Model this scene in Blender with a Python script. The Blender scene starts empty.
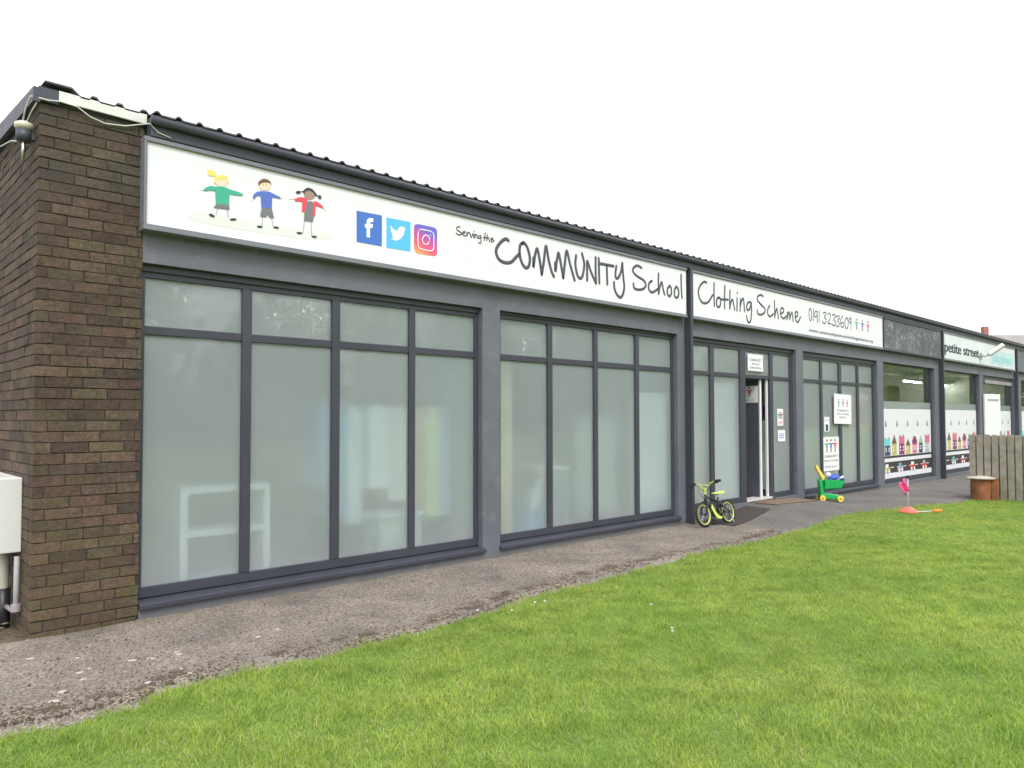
import bpy, math, random
import numpy as np
from mathutils import Vector, Matrix
random.seed(7); rng=np.random.default_rng(7)
TEXT={"serving":[[4.912,3.53,4.888,3.529,4.867,3.511,4.874,3.494,4.909,3.481,4.941,3.47,4.926,3.454,4.888,3.446,4.864,3.457],[4.951,3.472,4.979,3.479,4.976,3.495,4.958,3.489,4.951,3.466,4.965,3.449,4.994,3.454],[5.004,3.492,5.011,3.455],[5.011,3.471,5.022,3.487,5.04,3.495],[5.047,3.491,5.066,3.447,5.087,3.489],[5.098,3.491,5.103,3.451],[5.105,3.516,5.108,3.515],[5.119,3.489,5.119,3.451],[5.119,3.473,5.137,3.492,5.148,3.48,5.152,3.453],[5.2,3.489,5.174,3.482,5.167,3.458,5.185,3.456,5.202,3.481,5.203,3.448,5.2,3.414,5.181,3.402,5.17,3.415],[5.263,3.531,5.251,3.447],[5.237,3.476,5.285,3.481],[5.293,3.516,5.284,3.45],[5.284,3.467,5.304,3.487,5.315,3.478,5.324,3.442],[5.345,3.471,5.375,3.476,5.368,3.492,5.349,3.483,5.345,3.46,5.364,3.446,5.394,3.471]],"community":[[5.604,3.502,5.567,3.514,5.501,3.476,5.429,3.39,5.426,3.325,5.472,3.268,5.559,3.251,5.648,3.272,5.723,3.338,5.776,3.384],[5.838,3.52,5.787,3.479,5.776,3.39,5.806,3.295,5.868,3.238,5.922,3.268,5.938,3.359,5.907,3.454,5.861,3.508,5.815,3.506],[5.996,3.367,5.996,3.267,6.017,3.382,6.054,3.482,6.089,3.392,6.131,3.201],[6.131,3.197,6.164,3.343,6.202,3.535,6.245,3.389,6.294,3.259,6.335,3.198],[6.358,3.365,6.361,3.268,6.387,3.398,6.416,3.489,6.454,3.373,6.496,3.205],[6.496,3.205,6.522,3.359,6.558,3.534,6.618,3.385,6.699,3.201],[6.727,3.507,6.714,3.398,6.749,3.273,6.802,3.238,6.848,3.286,6.876,3.421,6.835,3.547],[6.929,3.231,6.93,3.345,6.934,3.466,7.003,3.343,7.095,3.215],[7.095,3.215,7.091,3.391,7.092,3.537],[7.151,3.534,7.161,3.224],[7.182,3.471,7.444,3.477],[7.307,3.47,7.318,3.231],[7.503,3.485,7.482,3.395,7.492,3.333,7.542,3.346,7.593,3.422,7.624,3.54],[7.624,3.54,7.643,3.366,7.662,3.241,7.63,3.137,7.579,3.093,7.51,3.123,7.461,3.192,7.452,3.272]],"school":[[8.033,3.537,7.956,3.555,7.88,3.528,7.845,3.472,7.92,3.42,8.074,3.378,8.128,3.322,8.072,3.263,7.952,3.238,7.868,3.254,7.857,3.309],[8.266,3.392,8.213,3.364,8.186,3.308,8.212,3.253,8.273,3.239,8.354,3.275,8.405,3.303],[8.42,3.513,8.414,3.421,8.417,3.235],[8.417,3.235,8.445,3.329,8.492,3.404,8.518,3.327,8.554,3.239],[8.676,3.378,8.629,3.329,8.624,3.264,8.665,3.23,8.712,3.263,8.719,3.34,8.686,3.374],[8.838,3.387,8.795,3.327,8.797,3.251,8.845,3.229,8.894,3.273,8.891,3.349,8.847,3.383],[8.962,3.568,8.963,3.402,8.98,3.238]],"clothing":[[9.624,3.54,9.561,3.544,9.466,3.486,9.402,3.387,9.431,3.288,9.503,3.233,9.587,3.23,9.683,3.269,9.76,3.347,9.792,3.374],[9.829,3.56,9.826,3.402,9.833,3.215],[9.956,3.358,9.9,3.316,9.899,3.234,9.953,3.21,10.003,3.256,10.0,3.339,9.956,3.358],[10.139,3.557,10.124,3.4,10.121,3.209],[10.022,3.335,10.226,3.351],[10.286,3.503,10.276,3.369,10.273,3.218],[10.273,3.218,10.305,3.312,10.353,3.371,10.386,3.308,10.419,3.215],[10.494,3.405,10.489,3.21],[10.503,3.491,10.502,3.484],[10.6,3.405,10.586,3.317,10.584,3.219],[10.593,3.306,10.636,3.384,10.685,3.42,10.707,3.317,10.716,3.22],[10.928,3.378,10.854,3.383,10.792,3.326,10.802,3.253,10.876,3.273,10.928,3.365],[10.936,3.379,10.937,3.229,10.91,3.101,10.864,3.058,10.811,3.08,10.78,3.152]],"scheme":[[11.321,3.528,11.236,3.54,11.145,3.502,11.131,3.45,11.219,3.396,11.347,3.345,11.385,3.298,11.318,3.24,11.215,3.215,11.138,3.229,11.127,3.279],[11.541,3.395,11.473,3.33,11.471,3.252,11.555,3.219,11.658,3.27],[11.704,3.497,11.709,3.367,11.705,3.22],[11.705,3.22,11.754,3.332,11.791,3.375,11.809,3.311,11.841,3.209],[11.933,3.303,12.017,3.338,12.019,3.391,11.949,3.397,11.911,3.334,11.931,3.257,12.028,3.226,12.114,3.274],[12.165,3.345,12.141,3.223],[12.144,3.223,12.186,3.307,12.231,3.359,12.247,3.232],[12.247,3.232,12.287,3.317,12.332,3.362,12.353,3.296,12.371,3.21],[12.447,3.291,12.536,3.32,12.544,3.382,12.479,3.383,12.447,3.305,12.489,3.227,12.563,3.22,12.655,3.311]],"phone":[[13.038,3.502,12.99,3.442,12.997,3.332,13.045,3.282,13.092,3.341,13.085,3.451,13.038,3.502],[13.169,3.507,13.162,3.292],[13.312,3.473,13.25,3.467,13.212,3.4,13.254,3.364,13.31,3.417,13.319,3.466],[13.319,3.466,13.319,3.274],[13.403,3.499,13.396,3.289],[13.568,3.466,13.662,3.491,13.699,3.462,13.622,3.398,13.695,3.364,13.674,3.305,13.599,3.282,13.526,3.308],[13.774,3.453,13.832,3.492,13.888,3.456,13.847,3.378,13.776,3.298,13.902,3.3],[13.966,3.463,14.064,3.489,14.101,3.451,14.021,3.394,14.098,3.351,14.068,3.29,13.998,3.276,13.941,3.304],[14.141,3.455,14.241,3.481,14.279,3.442,14.197,3.385,14.275,3.341,14.233,3.279,14.174,3.274,14.123,3.295],[14.434,3.499,14.338,3.405,14.346,3.305,14.413,3.277,14.476,3.325,14.457,3.374,14.364,3.349],[14.604,3.481,14.54,3.407,14.548,3.305,14.617,3.268,14.681,3.334,14.677,3.444,14.604,3.481],[14.812,3.491,14.736,3.467,14.726,3.415,14.788,3.394,14.832,3.45,14.821,3.492],[14.821,3.492,14.821,3.276]],"camera_ring":[[4.38,3.386,4.4,3.414,4.453,3.418,4.533,3.417,4.567,3.396,4.571,3.326,4.567,3.249,4.534,3.222,4.453,3.221,4.394,3.228,4.377,3.262,4.374,3.326,4.38,3.386,4.4,3.414],[4.519,3.33,4.51,3.302,4.487,3.281,4.459,3.277,4.437,3.29,4.428,3.315,4.437,3.344,4.459,3.365,4.487,3.369,4.51,3.356,4.519,3.33,4.51,3.302],[4.524,3.381,4.531,3.376]]}
ART={"girl_green":[[1,"blond",[2.304,3.53,2.333,3.533,2.362,3.529,2.375,3.511,2.368,3.488,2.312,3.484]],[1,"skin",[2.467,3.468,2.464,3.451,2.454,3.435,2.438,3.423,2.42,3.415,2.402,3.415,2.387,3.421,2.376,3.432,2.373,3.447,2.376,3.464,2.386,3.48,2.401,3.493,2.419,3.5,2.437,3.501,2.453,3.495,2.463,3.484]],[2,"blond",[2.36,3.432,2.363,3.479,2.379,3.498,2.425,3.514,2.459,3.511,2.475,3.487,2.473,3.444,2.459,3.479,2.417,3.477,2.379,3.457,2.371,3.43]],[2,"green",[2.371,3.407,2.418,3.417,2.456,3.417,2.494,3.408,2.555,3.404,2.601,3.393,2.589,3.378,2.538,3.372,2.485,3.37,2.483,3.282,2.377,3.267,2.37,3.371,2.326,3.368,2.285,3.352,2.277,3.364,2.301,3.387,2.33,3.403]],[3,"grey",[2.377,3.267,2.483,3.282,2.488,3.245,2.361,3.235]],[1,"line",[2.389,3.232,2.375,3.173,2.378,3.173,2.392,3.232]],[1,"line",[2.469,3.243,2.476,3.174,2.48,3.175,2.472,3.244]],[2,"black",[2.368,3.162,2.364,3.159,2.358,3.157,2.35,3.157,2.341,3.159,2.333,3.162,2.326,3.166,2.323,3.171,2.322,3.175,2.326,3.178,2.332,3.18,2.34,3.18,2.349,3.179,2.357,3.175,2.364,3.171,2.368,3.167]],[2,"black",[2.546,3.175,2.544,3.171,2.538,3.167,2.53,3.163,2.519,3.16,2.509,3.158,2.5,3.158,2.493,3.159,2.491,3.162,2.493,3.166,2.499,3.171,2.507,3.175,2.518,3.178,2.529,3.18,2.538,3.18,2.544,3.178]],[1,"skin",[2.281,3.363,2.257,3.362,2.256,3.357,2.281,3.358]]],"boy_blue":[[1,"skin",[2.837,3.515,2.833,3.498,2.822,3.483,2.805,3.47,2.785,3.463,2.766,3.462,2.749,3.467,2.738,3.478,2.734,3.493,2.738,3.509,2.749,3.524,2.765,3.537,2.785,3.544,2.804,3.545,2.821,3.54,2.833,3.529]],[2,"brown",[2.732,3.49,2.728,3.52,2.75,3.545,2.773,3.561,2.809,3.562,2.835,3.55,2.842,3.521,2.824,3.535,2.787,3.53,2.755,3.518,2.741,3.501]],[2,"blue",[2.751,3.45,2.824,3.461,2.871,3.449,2.928,3.434,2.924,3.422,2.852,3.42,2.849,3.323,2.759,3.312,2.751,3.411,2.715,3.401,2.695,3.372,2.683,3.382,2.691,3.412,2.715,3.436]],[3,"grey",[2.761,3.312,2.849,3.323,2.869,3.246,2.828,3.243,2.811,3.269,2.799,3.24,2.748,3.239]],[1,"line",[2.767,3.234,2.761,3.154,2.765,3.154,2.771,3.235]],[1,"line",[2.848,3.242,2.862,3.17,2.866,3.171,2.851,3.243]],[2,"black",[2.769,3.15,2.767,3.147,2.761,3.144,2.753,3.141,2.743,3.14,2.734,3.141,2.727,3.142,2.722,3.145,2.72,3.148,2.723,3.152,2.728,3.155,2.736,3.157,2.746,3.158,2.755,3.158,2.763,3.156,2.768,3.153]],[2,"black",[2.915,3.169,2.913,3.165,2.907,3.162,2.899,3.16,2.889,3.159,2.88,3.159,2.872,3.161,2.867,3.163,2.865,3.167,2.868,3.17,2.873,3.173,2.882,3.176,2.892,3.177,2.901,3.177,2.909,3.175,2.914,3.172]],[1,"skin",[2.685,3.372,2.671,3.352,2.674,3.35,2.688,3.37]],[1,"skin",[2.926,3.424,2.948,3.427,2.949,3.432,2.926,3.429]],[3,"black",[2.774,3.508,2.774,3.507,2.773,3.506,2.772,3.504,2.77,3.504,2.769,3.504,2.768,3.504,2.767,3.505,2.767,3.507,2.767,3.508,2.768,3.509,2.769,3.51,2.77,3.511,2.772,3.511,2.773,3.51,2.774,3.51]],[3,"black",[2.805,3.513,2.805,3.512,2.804,3.511,2.803,3.509,2.802,3.509,2.8,3.509,2.799,3.509,2.798,3.51,2.798,3.512,2.798,3.513,2.799,3.514,2.8,3.515,2.802,3.516,2.803,3.516,2.804,3.516,2.805,3.515]]],"girl_red":[[1,"dskin",[3.257,3.527,3.253,3.508,3.241,3.49,3.223,3.476,3.202,3.468,3.182,3.468,3.164,3.474,3.152,3.487,3.148,3.505,3.152,3.524,3.164,3.542,3.181,3.556,3.202,3.564,3.223,3.565,3.24,3.558,3.252,3.545]],[2,"black",[3.136,3.521,3.15,3.551,3.18,3.572,3.22,3.57,3.252,3.547,3.273,3.521,3.259,3.509,3.23,3.54,3.192,3.551,3.16,3.531,3.145,3.511]],[2,"black",[3.112,3.516,3.111,3.51,3.106,3.505,3.099,3.5,3.091,3.498,3.083,3.497,3.076,3.498,3.071,3.502,3.069,3.507,3.071,3.512,3.076,3.518,3.083,3.522,3.091,3.525,3.099,3.526,3.106,3.524,3.111,3.521]],[1,"black",[3.109,3.516,3.143,3.53,3.141,3.536,3.108,3.522]],[2,"dgreen",[3.312,3.522,3.315,3.516,3.315,3.509,3.313,3.503,3.308,3.498,3.302,3.495,3.295,3.494,3.288,3.497,3.283,3.501,3.281,3.507,3.28,3.514,3.283,3.521,3.287,3.526,3.293,3.529,3.3,3.529,3.307,3.527]],[1,"black",[3.264,3.519,3.286,3.514,3.289,3.52,3.267,3.525]],[1,"grey",[3.171,3.445,3.192,3.456,3.231,3.457,3.244,3.332,3.232,3.277,3.146,3.272,3.153,3.352]],[2,"red",[3.178,3.472,3.14,3.476,3.101,3.471,3.057,3.447,3.064,3.428,3.131,3.437,3.126,3.349,3.157,3.351,3.171,3.419]],[2,"red",[3.239,3.465,3.271,3.467,3.333,3.433,3.328,3.418,3.259,3.428,3.254,3.337,3.228,3.331,3.233,3.413]],[1,"line",[3.148,3.268,3.139,3.166,3.143,3.167,3.152,3.269]],[1,"line",[3.215,3.276,3.221,3.151,3.225,3.151,3.219,3.277]],[2,"black",[3.133,3.16,3.13,3.156,3.124,3.152,3.115,3.15,3.105,3.148,3.094,3.148,3.086,3.15,3.08,3.152,3.078,3.156,3.081,3.159,3.087,3.163,3.096,3.165,3.106,3.167,3.117,3.167,3.126,3.166,3.131,3.163]],[2,"black",[3.273,3.151,3.271,3.148,3.265,3.144,3.256,3.142,3.246,3.14,3.236,3.14,3.228,3.142,3.223,3.144,3.221,3.148,3.224,3.151,3.229,3.155,3.238,3.157,3.248,3.159,3.258,3.159,3.266,3.157,3.272,3.155]],[1,"skin",[3.057,3.446,3.004,3.441,3.004,3.437,3.057,3.442]],[1,"skin",[3.33,3.421,3.358,3.406,3.361,3.41,3.333,3.425]]],"ground_wash":[[0,"wash",[2.159,3.145,2.29,3.202,2.575,3.166,3.016,3.186,3.351,3.209,3.452,3.172,3.254,3.121,2.835,3.103,2.411,3.095,2.19,3.103]]],"logo_f":[[1,"fblue",[3.677,3.464,3.953,3.471,3.954,3.176,3.678,3.175]],[2,"white",[3.784,3.234,3.821,3.238,3.82,3.328,3.848,3.333,3.854,3.369,3.821,3.365,3.826,3.386,3.856,3.39,3.856,3.426,3.818,3.422,3.79,3.404,3.783,3.379,3.784,3.358,3.765,3.357,3.766,3.322,3.784,3.323]]],"logo_bird":[[1,"sky",[4.005,3.462,4.285,3.468,4.286,3.179,4.006,3.172]],[2,"white",[4.051,3.391,4.088,3.361,4.131,3.355,4.147,3.389,4.179,3.407,4.204,3.399,4.224,3.399,4.21,3.367,4.2,3.323,4.163,3.28,4.113,3.256,4.055,3.262,4.089,3.282,4.064,3.297,4.072,3.315,4.052,3.336,4.062,3.346,4.049,3.37]]],"logo_camera":[[1,"grad",[4.328,3.424,4.335,3.449,4.358,3.462,4.387,3.465,4.56,3.468,4.594,3.461,4.612,3.436,4.612,3.213,4.601,3.187,4.567,3.176,4.388,3.17,4.348,3.178,4.329,3.207]]]}
SKYC=(6.35,6.3,6.85)
EXPO=0.82

S=bpy.context.scene; C=S.collection
# ------------------------------------------------------------------ helpers
def tag(o,label=None,cat=None,group=None,kind=None):
    if label: o['label']=label
    if cat: o['category']=cat
    if group: o['group']=group
    if kind: o['kind']=kind
    return o
def empty(name,loc=(0,0,0),rz=0,label=None,cat=None,group=None,rx=0):
    o=bpy.data.objects.new(name,None); C.objects.link(o); o.location=loc; o.rotation_euler=(rx,0,rz)
    return tag(o,label,cat,group)
class MB:
    def __init__(s): s.v=[];s.f=[];s.m=[];s.c=[]
    def add(s,vs,fs,m=0,c=None):
        n=len(s.v); s.v+=[tuple(p) for p in vs]
        for f in fs: s.f.append([i+n for i in f]); s.m.append(m); s.c.append(c)
        return s
    def box(s,x0,x1,y0,y1,z0,z1,m=0,c=None,j=0):
        vs=[(x,y,z) for x in (x0,x1) for y in (y0,y1) for z in (z0,z1)]
        if j: vs=[(a+random.uniform(-j,j),b+random.uniform(-j,j),d+random.uniform(-j,j)) for a,b,d in vs]
        return s.add(vs,[(0,1,3,2),(4,6,7,5),(0,4,5,1),(2,3,7,6),(0,2,6,4),(1,5,7,3)],m,c)
    def prism(s,pts,y0,y1,m=0,axis='y'):
        n=len(pts)
        f=lambda a,b,t:{'y':(a,t,b),'x':(t,a,b),'z':(a,b,t)}[axis]
        vs=[f(a,b,y0) for a,b in pts]+[f(a,b,y1) for a,b in pts]
        fs=[list(range(n)),list(range(2*n-1,n-1,-1))]+[(i,n+i,n+(i+1)%n,(i+1)%n) for i in range(n)]
        return s.add(vs,fs,m)
    def tube(s,pts,r,n=8,m=0,cap=True):
        P=[Vector(p) for p in pts]; R=r if isinstance(r,(list,tuple)) else [r]*len(P)
        rings=[];up=None
        for i,p in enumerate(P):
            t=(P[min(i+1,len(P)-1)]-P[max(i-1,0)]).normalized()
            a=up if up else (Vector((0,0,1)) if abs(t.z)<.9 else Vector((1,0,0)))
            u=(a-t*a.dot(t)).normalized(); w=t.cross(u); up=u
            rings.append([p+(u*math.cos(k*2*math.pi/n)+w*math.sin(k*2*math.pi/n))*R[i] for k in range(n)])
        vs=[q for g in rings for q in g]; fs=[]
        for i in range(len(P)-1):
            for k in range(n): fs.append((i*n+k,i*n+(k+1)%n,(i+1)*n+(k+1)%n,(i+1)*n+k))
        if cap: fs+=[list(range(n-1,-1,-1)),list(range((len(P)-1)*n,len(P)*n))]
        return s.add(vs,fs,m)
    def lathe(s,prof,c=(0,0,0),n=24,m=0,axis='z'):
        vs=[];fs=[]
        for r,h in prof:
            for k in range(n):
                a=k*2*math.pi/n; x,y=r*math.cos(a),r*math.sin(a)
                vs.append({'z':(c[0]+x,c[1]+y,c[2]+h),'y':(c[0]+x,c[1]+h,c[2]+y),'x':(c[0]+h,c[1]+x,c[2]+y)}[axis])
        for i in range(len(prof)-1):
            for k in range(n): fs.append((i*n+k,i*n+(k+1)%n,(i+1)*n+(k+1)%n,(i+1)*n+k))
        if prof[0][0]>1e-4: fs.append(list(range(n-1,-1,-1)))
        if prof[-1][0]>1e-4: fs.append(list(range((len(prof)-1)*n,len(prof)*n)))
        return s.add(vs,fs,m)
    def torus(s,c,R,r,axis='y',n=36,k=10,m=0,rx=None):
        rx=rx or r; vs=[];fs=[]
        for i in range(n):
            a=i*2*math.pi/n
            for j in range(k):
                b=j*2*math.pi/k; q=R+r*math.cos(b); h=rx*math.sin(b)
                x,z=q*math.cos(a),q*math.sin(a)
                vs.append({'y':(c[0]+x,c[1]+h,c[2]+z),'z':(c[0]+x,c[1]+z,c[2]+h)}[axis])
        for i in range(n):
            for j in range(k): fs.append((i*k+j,i*k+(j+1)%k,((i+1)%n)*k+(j+1)%k,((i+1)%n)*k+j))
        return s.add(vs,fs,m)
    def build(s,name,mats,parent=None,bevel=0,smooth=False,uv=None):
        me=bpy.data.meshes.new(name); me.from_pydata(s.v,[],s.f)
        if not isinstance(mats,(list,tuple)): mats=[mats]
        for m in mats: me.materials.append(m)
        me.polygons.foreach_set('material_index',s.m)
        if any(c is not None for c in s.c):
            at=me.color_attributes.new('tint','FLOAT_COLOR','CORNER'); a=[]
            for f,c in zip(s.f,s.c): a+=list((c or (.5,.5,.5))+(1,))*len(f) if len(c or (1,1,1))==3 else list(c)*len(f)
            at.data.foreach_set('color',a)
        me.validate(); me.update()
        import bmesh
        bm=bmesh.new(); bm.from_mesh(me); bmesh.ops.recalc_face_normals(bm,faces=bm.faces); bm.to_mesh(me); bm.free()
        if smooth: me.shade_smooth() if hasattr(me,'shade_smooth') else me.polygons.foreach_set('use_smooth',[True]*len(me.polygons))
        o=bpy.data.objects.new(name,me); C.objects.link(o)
        if parent: o.parent=parent
        if bevel:
            b=o.modifiers.new('bevel','BEVEL'); b.width=bevel; b.segments=2; b.limit_method='ANGLE'; b.angle_limit=.7
        return o
def inherit(o): return o
# ------------------------------------------------------------------ materials
def nt(name):
    m=bpy.data.materials.new(name); m.use_nodes=True; t=m.node_tree
    return m,t,t.nodes['Principled BSDF']
def N(t,k,**kw):
    n=t.nodes.new(k)
    for a,b in kw.items():
        if a in n.inputs: n.inputs[a].default_value=b
        else: setattr(n,a,b)
    return n
def noise(t,scale,detail=5,vec=None,rough=.6):
    n=N(t,'ShaderNodeTexNoise'); n.inputs['Scale'].default_value=scale; n.inputs['Detail'].default_value=detail; n.inputs['Roughness'].default_value=rough
    if vec: t.links.new(vec,n.inputs['Vector'])
    return n.outputs['Fac']
def ramp(t,fac,stops):
    r=N(t,'ShaderNodeValToRGB'); e=r.color_ramp.elements
    while len(e)<len(stops): e.new(.5)
    for q,(p,c) in zip(e,stops): q.position=p; q.color=tuple(c)+(1,) if len(c)==3 else c
    t.links.new(fac,r.inputs['Fac']); return r.outputs['Color']
def mix(t,fac,a,b,mode='MIX'):
    n=N(t,'ShaderNodeMix'); n.data_type='RGBA'; n.blend_type=mode
    for i,v in ((0,fac),(6,a),(7,b)):
        if isinstance(v,bpy.types.NodeSocket): t.links.new(v,n.inputs[i])
        else: n.inputs[i].default_value=v if i==0 or len(v)==4 else tuple(v)+(1,)
    return n.outputs[2]
def math_(t,op,a,b=0,c=0):
    n=N(t,'ShaderNodeMath'); n.operation=op
    for i,v in enumerate((a,b,c)):
        if isinstance(v,bpy.types.NodeSocket): t.links.new(v,n.inputs[i])
        else: n.inputs[i].default_value=v
    return n.outputs[0]
def obco(t): return N(t,'ShaderNodeTexCoord').outputs['Object']
def bump(t,b,h,strength=.3,dist=.01):
    n=N(t,'ShaderNodeBump'); n.inputs['Strength'].default_value=strength; n.inputs['Distance'].default_value=dist
    t.links.new(h,n.inputs['Height']); t.links.new(n.outputs[0],b.inputs['Normal'])
def mat(name,col,rough=.5,var=.12,scale=3,bmp=0,bscale=80,metal=0,spec=.5,dirt=None):
    m,t,b=nt(name); co=obco(t)
    lo=tuple(max(0,c*(1-var)) for c in col); hi=tuple(min(1,c*(1+var)) for c in col)
    f=noise(t,scale,6,co); c=ramp(t,f,[(.3,lo),(.7,hi)])
    if dirt:
        g=ramp(t,noise(t,dirt[1],8,co,.7),[(.52,(0,0,0)),(.72,(1,1,1))]); c=mix(t,g,c,dirt[0])
    t.links.new(c,b.inputs['Base Color']); b.inputs['Metallic'].default_value=metal; b.inputs['Specular IOR Level'].default_value=spec
    r=math_(t,'MULTIPLY_ADD',noise(t,scale*4,4,co),.25,max(0,rough-.12)); t.links.new(r,b.inputs['Roughness'])
    if bmp: bump(t,b,noise(t,bscale,6,co),bmp,.004)
    return m
PAINT=mat('painted_render',(.13,.142,.166),.6,.14,1.4,.35,45,dirt=((.17,.185,.20),5))
def splash(m,h=.13):
    t=m.node_tree; b=t.nodes['Principled BSDF']; src=b.inputs['Base Color'].links[0].from_socket; co=obco(t); s=N(t,'ShaderNodeSeparateXYZ'); t.links.new(co,s.inputs[0])
    z=math_(t,'ADD',math_(t,'MULTIPLY',s.outputs[2],1/h),math_(t,'MULTIPLY',math_(t,'SUBTRACT',noise(t,9,8,co,.8),.5),1.3))
    f=ramp(t,z,[(.15,(1,1,1)),(.9,(0,0,0))]); c=mix(t,math_(t,'MULTIPLY',f,.45),src,(.16,.145,.12)); t.links.new(c,b.inputs['Base Color'])
splash(PAINT)
FRAME=mat('window_frame_paint',(.05,.053,.07),.42,.1,2,.05,60)
FASC=mat('fascia_paint',(.062,.065,.09),.5,.15,2,.1,40)
SIGNW=mat('sign_white',(.78,.785,.815),.35,.015,1.5)
SIGNF=mat('sign_frame_grey',(.19,.20,.23),.4,.1,4)
INK=mat('dark_grey_ink',(.075,.075,.085),.5,.03)
ROOFM=mat('roof_sheet',(.10,.095,.10),.65,.25,6,.3,30,dirt=((.15,.14,.12),9))
WHITE=mat('white_plastic',(.72,.73,.70),.4,.05,2,dirt=((.6,.6,.54),4))
CREAM=mat('cream_plastic',(.62,.6,.5),.45,.06)
CABLE=mat('white_cable',(.6,.6,.56),.5,.05)
BLACK=mat('black_plastic',(.02,.02,.023),.4,.1)
RUBBER=mat('black_rubber',(.022,.022,.022),.75,.2,20,.3,200)
LIME=mat('lime_paint',(.60,.74,.16),.35,.04)
METAL=mat('bare_metal',(.5,.5,.5),.3,.1,metal=1)
GREYP=mat('grey_pipe',(.35,.33,.34),.5,.15,10)
TGREEN=mat('green_plastic',(.01,.42,.10),.35,.05)
TYEL=mat('yellow_plastic',(.85,.68,.12),.35,.05)
TORA=mat('orange_plastic',(.75,.27,.05),.35,.05)
TBLUE=mat('blue_plastic',(.05,.12,.55),.4,.2,20)
PINK=mat('pink_cloth',(.9,.10,.32),.6,.1,30)
CORAL=mat('coral_plastic',(.8,.16,.12),.4,.05)
WALLW=mat('interior_wall',(.78,.78,.74),.8,.05)
FLOORI=mat('interior_floor',(.42,.4,.37),.7,.15)
CEIL=mat('interior_ceiling',(.8,.8,.77),.8,.03)
DOORM=mat('door_grey',(.085,.092,.11),.45,.08)
COL={}
for n_,c_ in dict(blond=(.85,.68,.16),skin=(.85,.68,.5),dskin=(.36,.25,.2),green=(.05,.42,.27),blue=(.10,.16,.55),red=(.78,.07,.12),grey=(.18,.19,.19),brown=(.16,.09,.06),black=(.03,.035,.035),dgreen=(.03,.08,.06),line=(.3,.3,.3),wash=(.745,.765,.73),fblue=(.06,.17,.55),sky=(.10,.5,.85),white=(.85,.85,.87),teal=(.16,.62,.62),pteal=(.30,.60,.62),purple=(.25,.03,.12),pink=(.62,.16,.25),ochre=(.5,.45,.14),navy=(.04,.05,.12),tarmac=(.045,.035,.04),cyan=(.12,.45,.5),peach=(.7,.4,.25),lgreen=(.3,.5,.25),rain=(.2,.28,.3),redv=(.6,.07,.06),film=(.74,.75,.77),mgrey=(.42,.42,.44)).items():
    COL[n_]=mat('print_'+n_,c_,.45,.03,8)
def gradmat():
    m,t,b=nt('print_gradient'); co=obco(t); s=N(t,'ShaderNodeSeparateXYZ'); t.links.new(co,s.inputs[0])
    # diagonal print gradient across the rounded badge (board position 4.4..4.75 m, 3.12..3.45 m)
    f=math_(t,'ADD',math_(t,'MULTIPLY',math_(t,'SUBTRACT',s.outputs[2],GZ0),1/GZ),math_(t,'MULTIPLY',math_(t,'SUBTRACT',s.outputs[0],GX0),.35/GX))
    c=ramp(t,f,[(.0,(.95,.5,.12)),(.35,(.85,.12,.16)),(.7,(.6,.07,.35)),(1,(.15,.13,.6))]); t.links.new(c,b.inputs['Base Color']); b.inputs['Roughness'].default_value=.4
    return m
g_=[p for l,c,p in ART['logo_camera'] if c=='grad'][0]
GX0,GX=min(g_[::2])-1.853,max(g_[::2])-min(g_[::2]); GZ0,GZ=min(g_[1::2])-3.015,max(g_[1::2])-min(g_[1::2])
COL['grad']=gradmat()
def brickmat():
    m,t,b=nt('brick'); co=obco(t)
    a=N(t,'ShaderNodeAttribute'); a.attribute_name='tint'
    base=mix(t,ramp(t,noise(t,26,8,co,.75),[(.3,(.55,.55,.55)),(.7,(1.35,1.3,1.2))]),(0,0,0),a.outputs['Color'])
    base=mix(t,1.0,a.outputs['Color'],ramp(t,noise(t,24,9,co,.8),[(.32,(.45,.45,.46)),(.68,(1.5,1.45,1.4))]),'MULTIPLY')
    s=N(t,'ShaderNodeSeparateXYZ'); t.links.new(co,s.inputs[0])
    pt=ramp(t,noise(t,2.7,8,co,.75),[(.3,(.62,.60,.60)),(.5,(1,1,1)),(.72,(1.35,1.28,1.2))]); base=mix(t,1.0,base,pt,'MULTIPLY')
    bk=ramp(t,noise(t,7,8,co,.8),[(.56,(0,0,0)),(.68,(1,1,1))]); base=mix(t,math_(t,'MULTIPLY',bk,.6),base,(.035,.032,.03))
    # algae and salt stains, patchy, strongest in the lowest metre
    oc=ramp(t,noise(t,8.5,8,co,.75),[(.5,(0,0,0)),(.66,(1,1,1))]); base=mix(t,math_(t,'MULTIPLY',oc,.4),base,(.145,.105,.055))
    low=math_(t,'MULTIPLY',ramp(t,s.outputs[2],[(0,(1,1,1)),(1,(.12,.12,.12))]),ramp(t,noise(t,3.5,7,co,.7),[(.38,(0,0,0)),(.62,(1,1,1))]))
    base=mix(t,math_(t,'MULTIPLY',low,.75),base,(.12,.11,.035))
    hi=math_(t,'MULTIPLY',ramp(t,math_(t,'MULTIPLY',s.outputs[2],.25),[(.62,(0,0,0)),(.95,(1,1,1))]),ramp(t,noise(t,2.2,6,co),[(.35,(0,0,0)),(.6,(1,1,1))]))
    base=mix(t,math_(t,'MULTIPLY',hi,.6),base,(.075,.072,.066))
    w=ramp(t,noise(t,11,9,co,.85),[(.58,(0,0,0)),(.68,(1,1,1))]); base=mix(t,math_(t,'MULTIPLY',w,.45),base,(.32,.29,.26))
    t.links.new(base,b.inputs['Base Color']); b.inputs['Roughness'].default_value=.9
    v=math_(t,'ADD',noise(t,60,8,co,.7),math_(t,'MULTIPLY',noise(t,220,3,co),.4)); bump(t,b,v,1.,.016)
    return m
BRICK=brickmat(); MORTAR=mat('mortar',(.05,.042,.033),.95,.3,15,.5,90)
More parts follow.
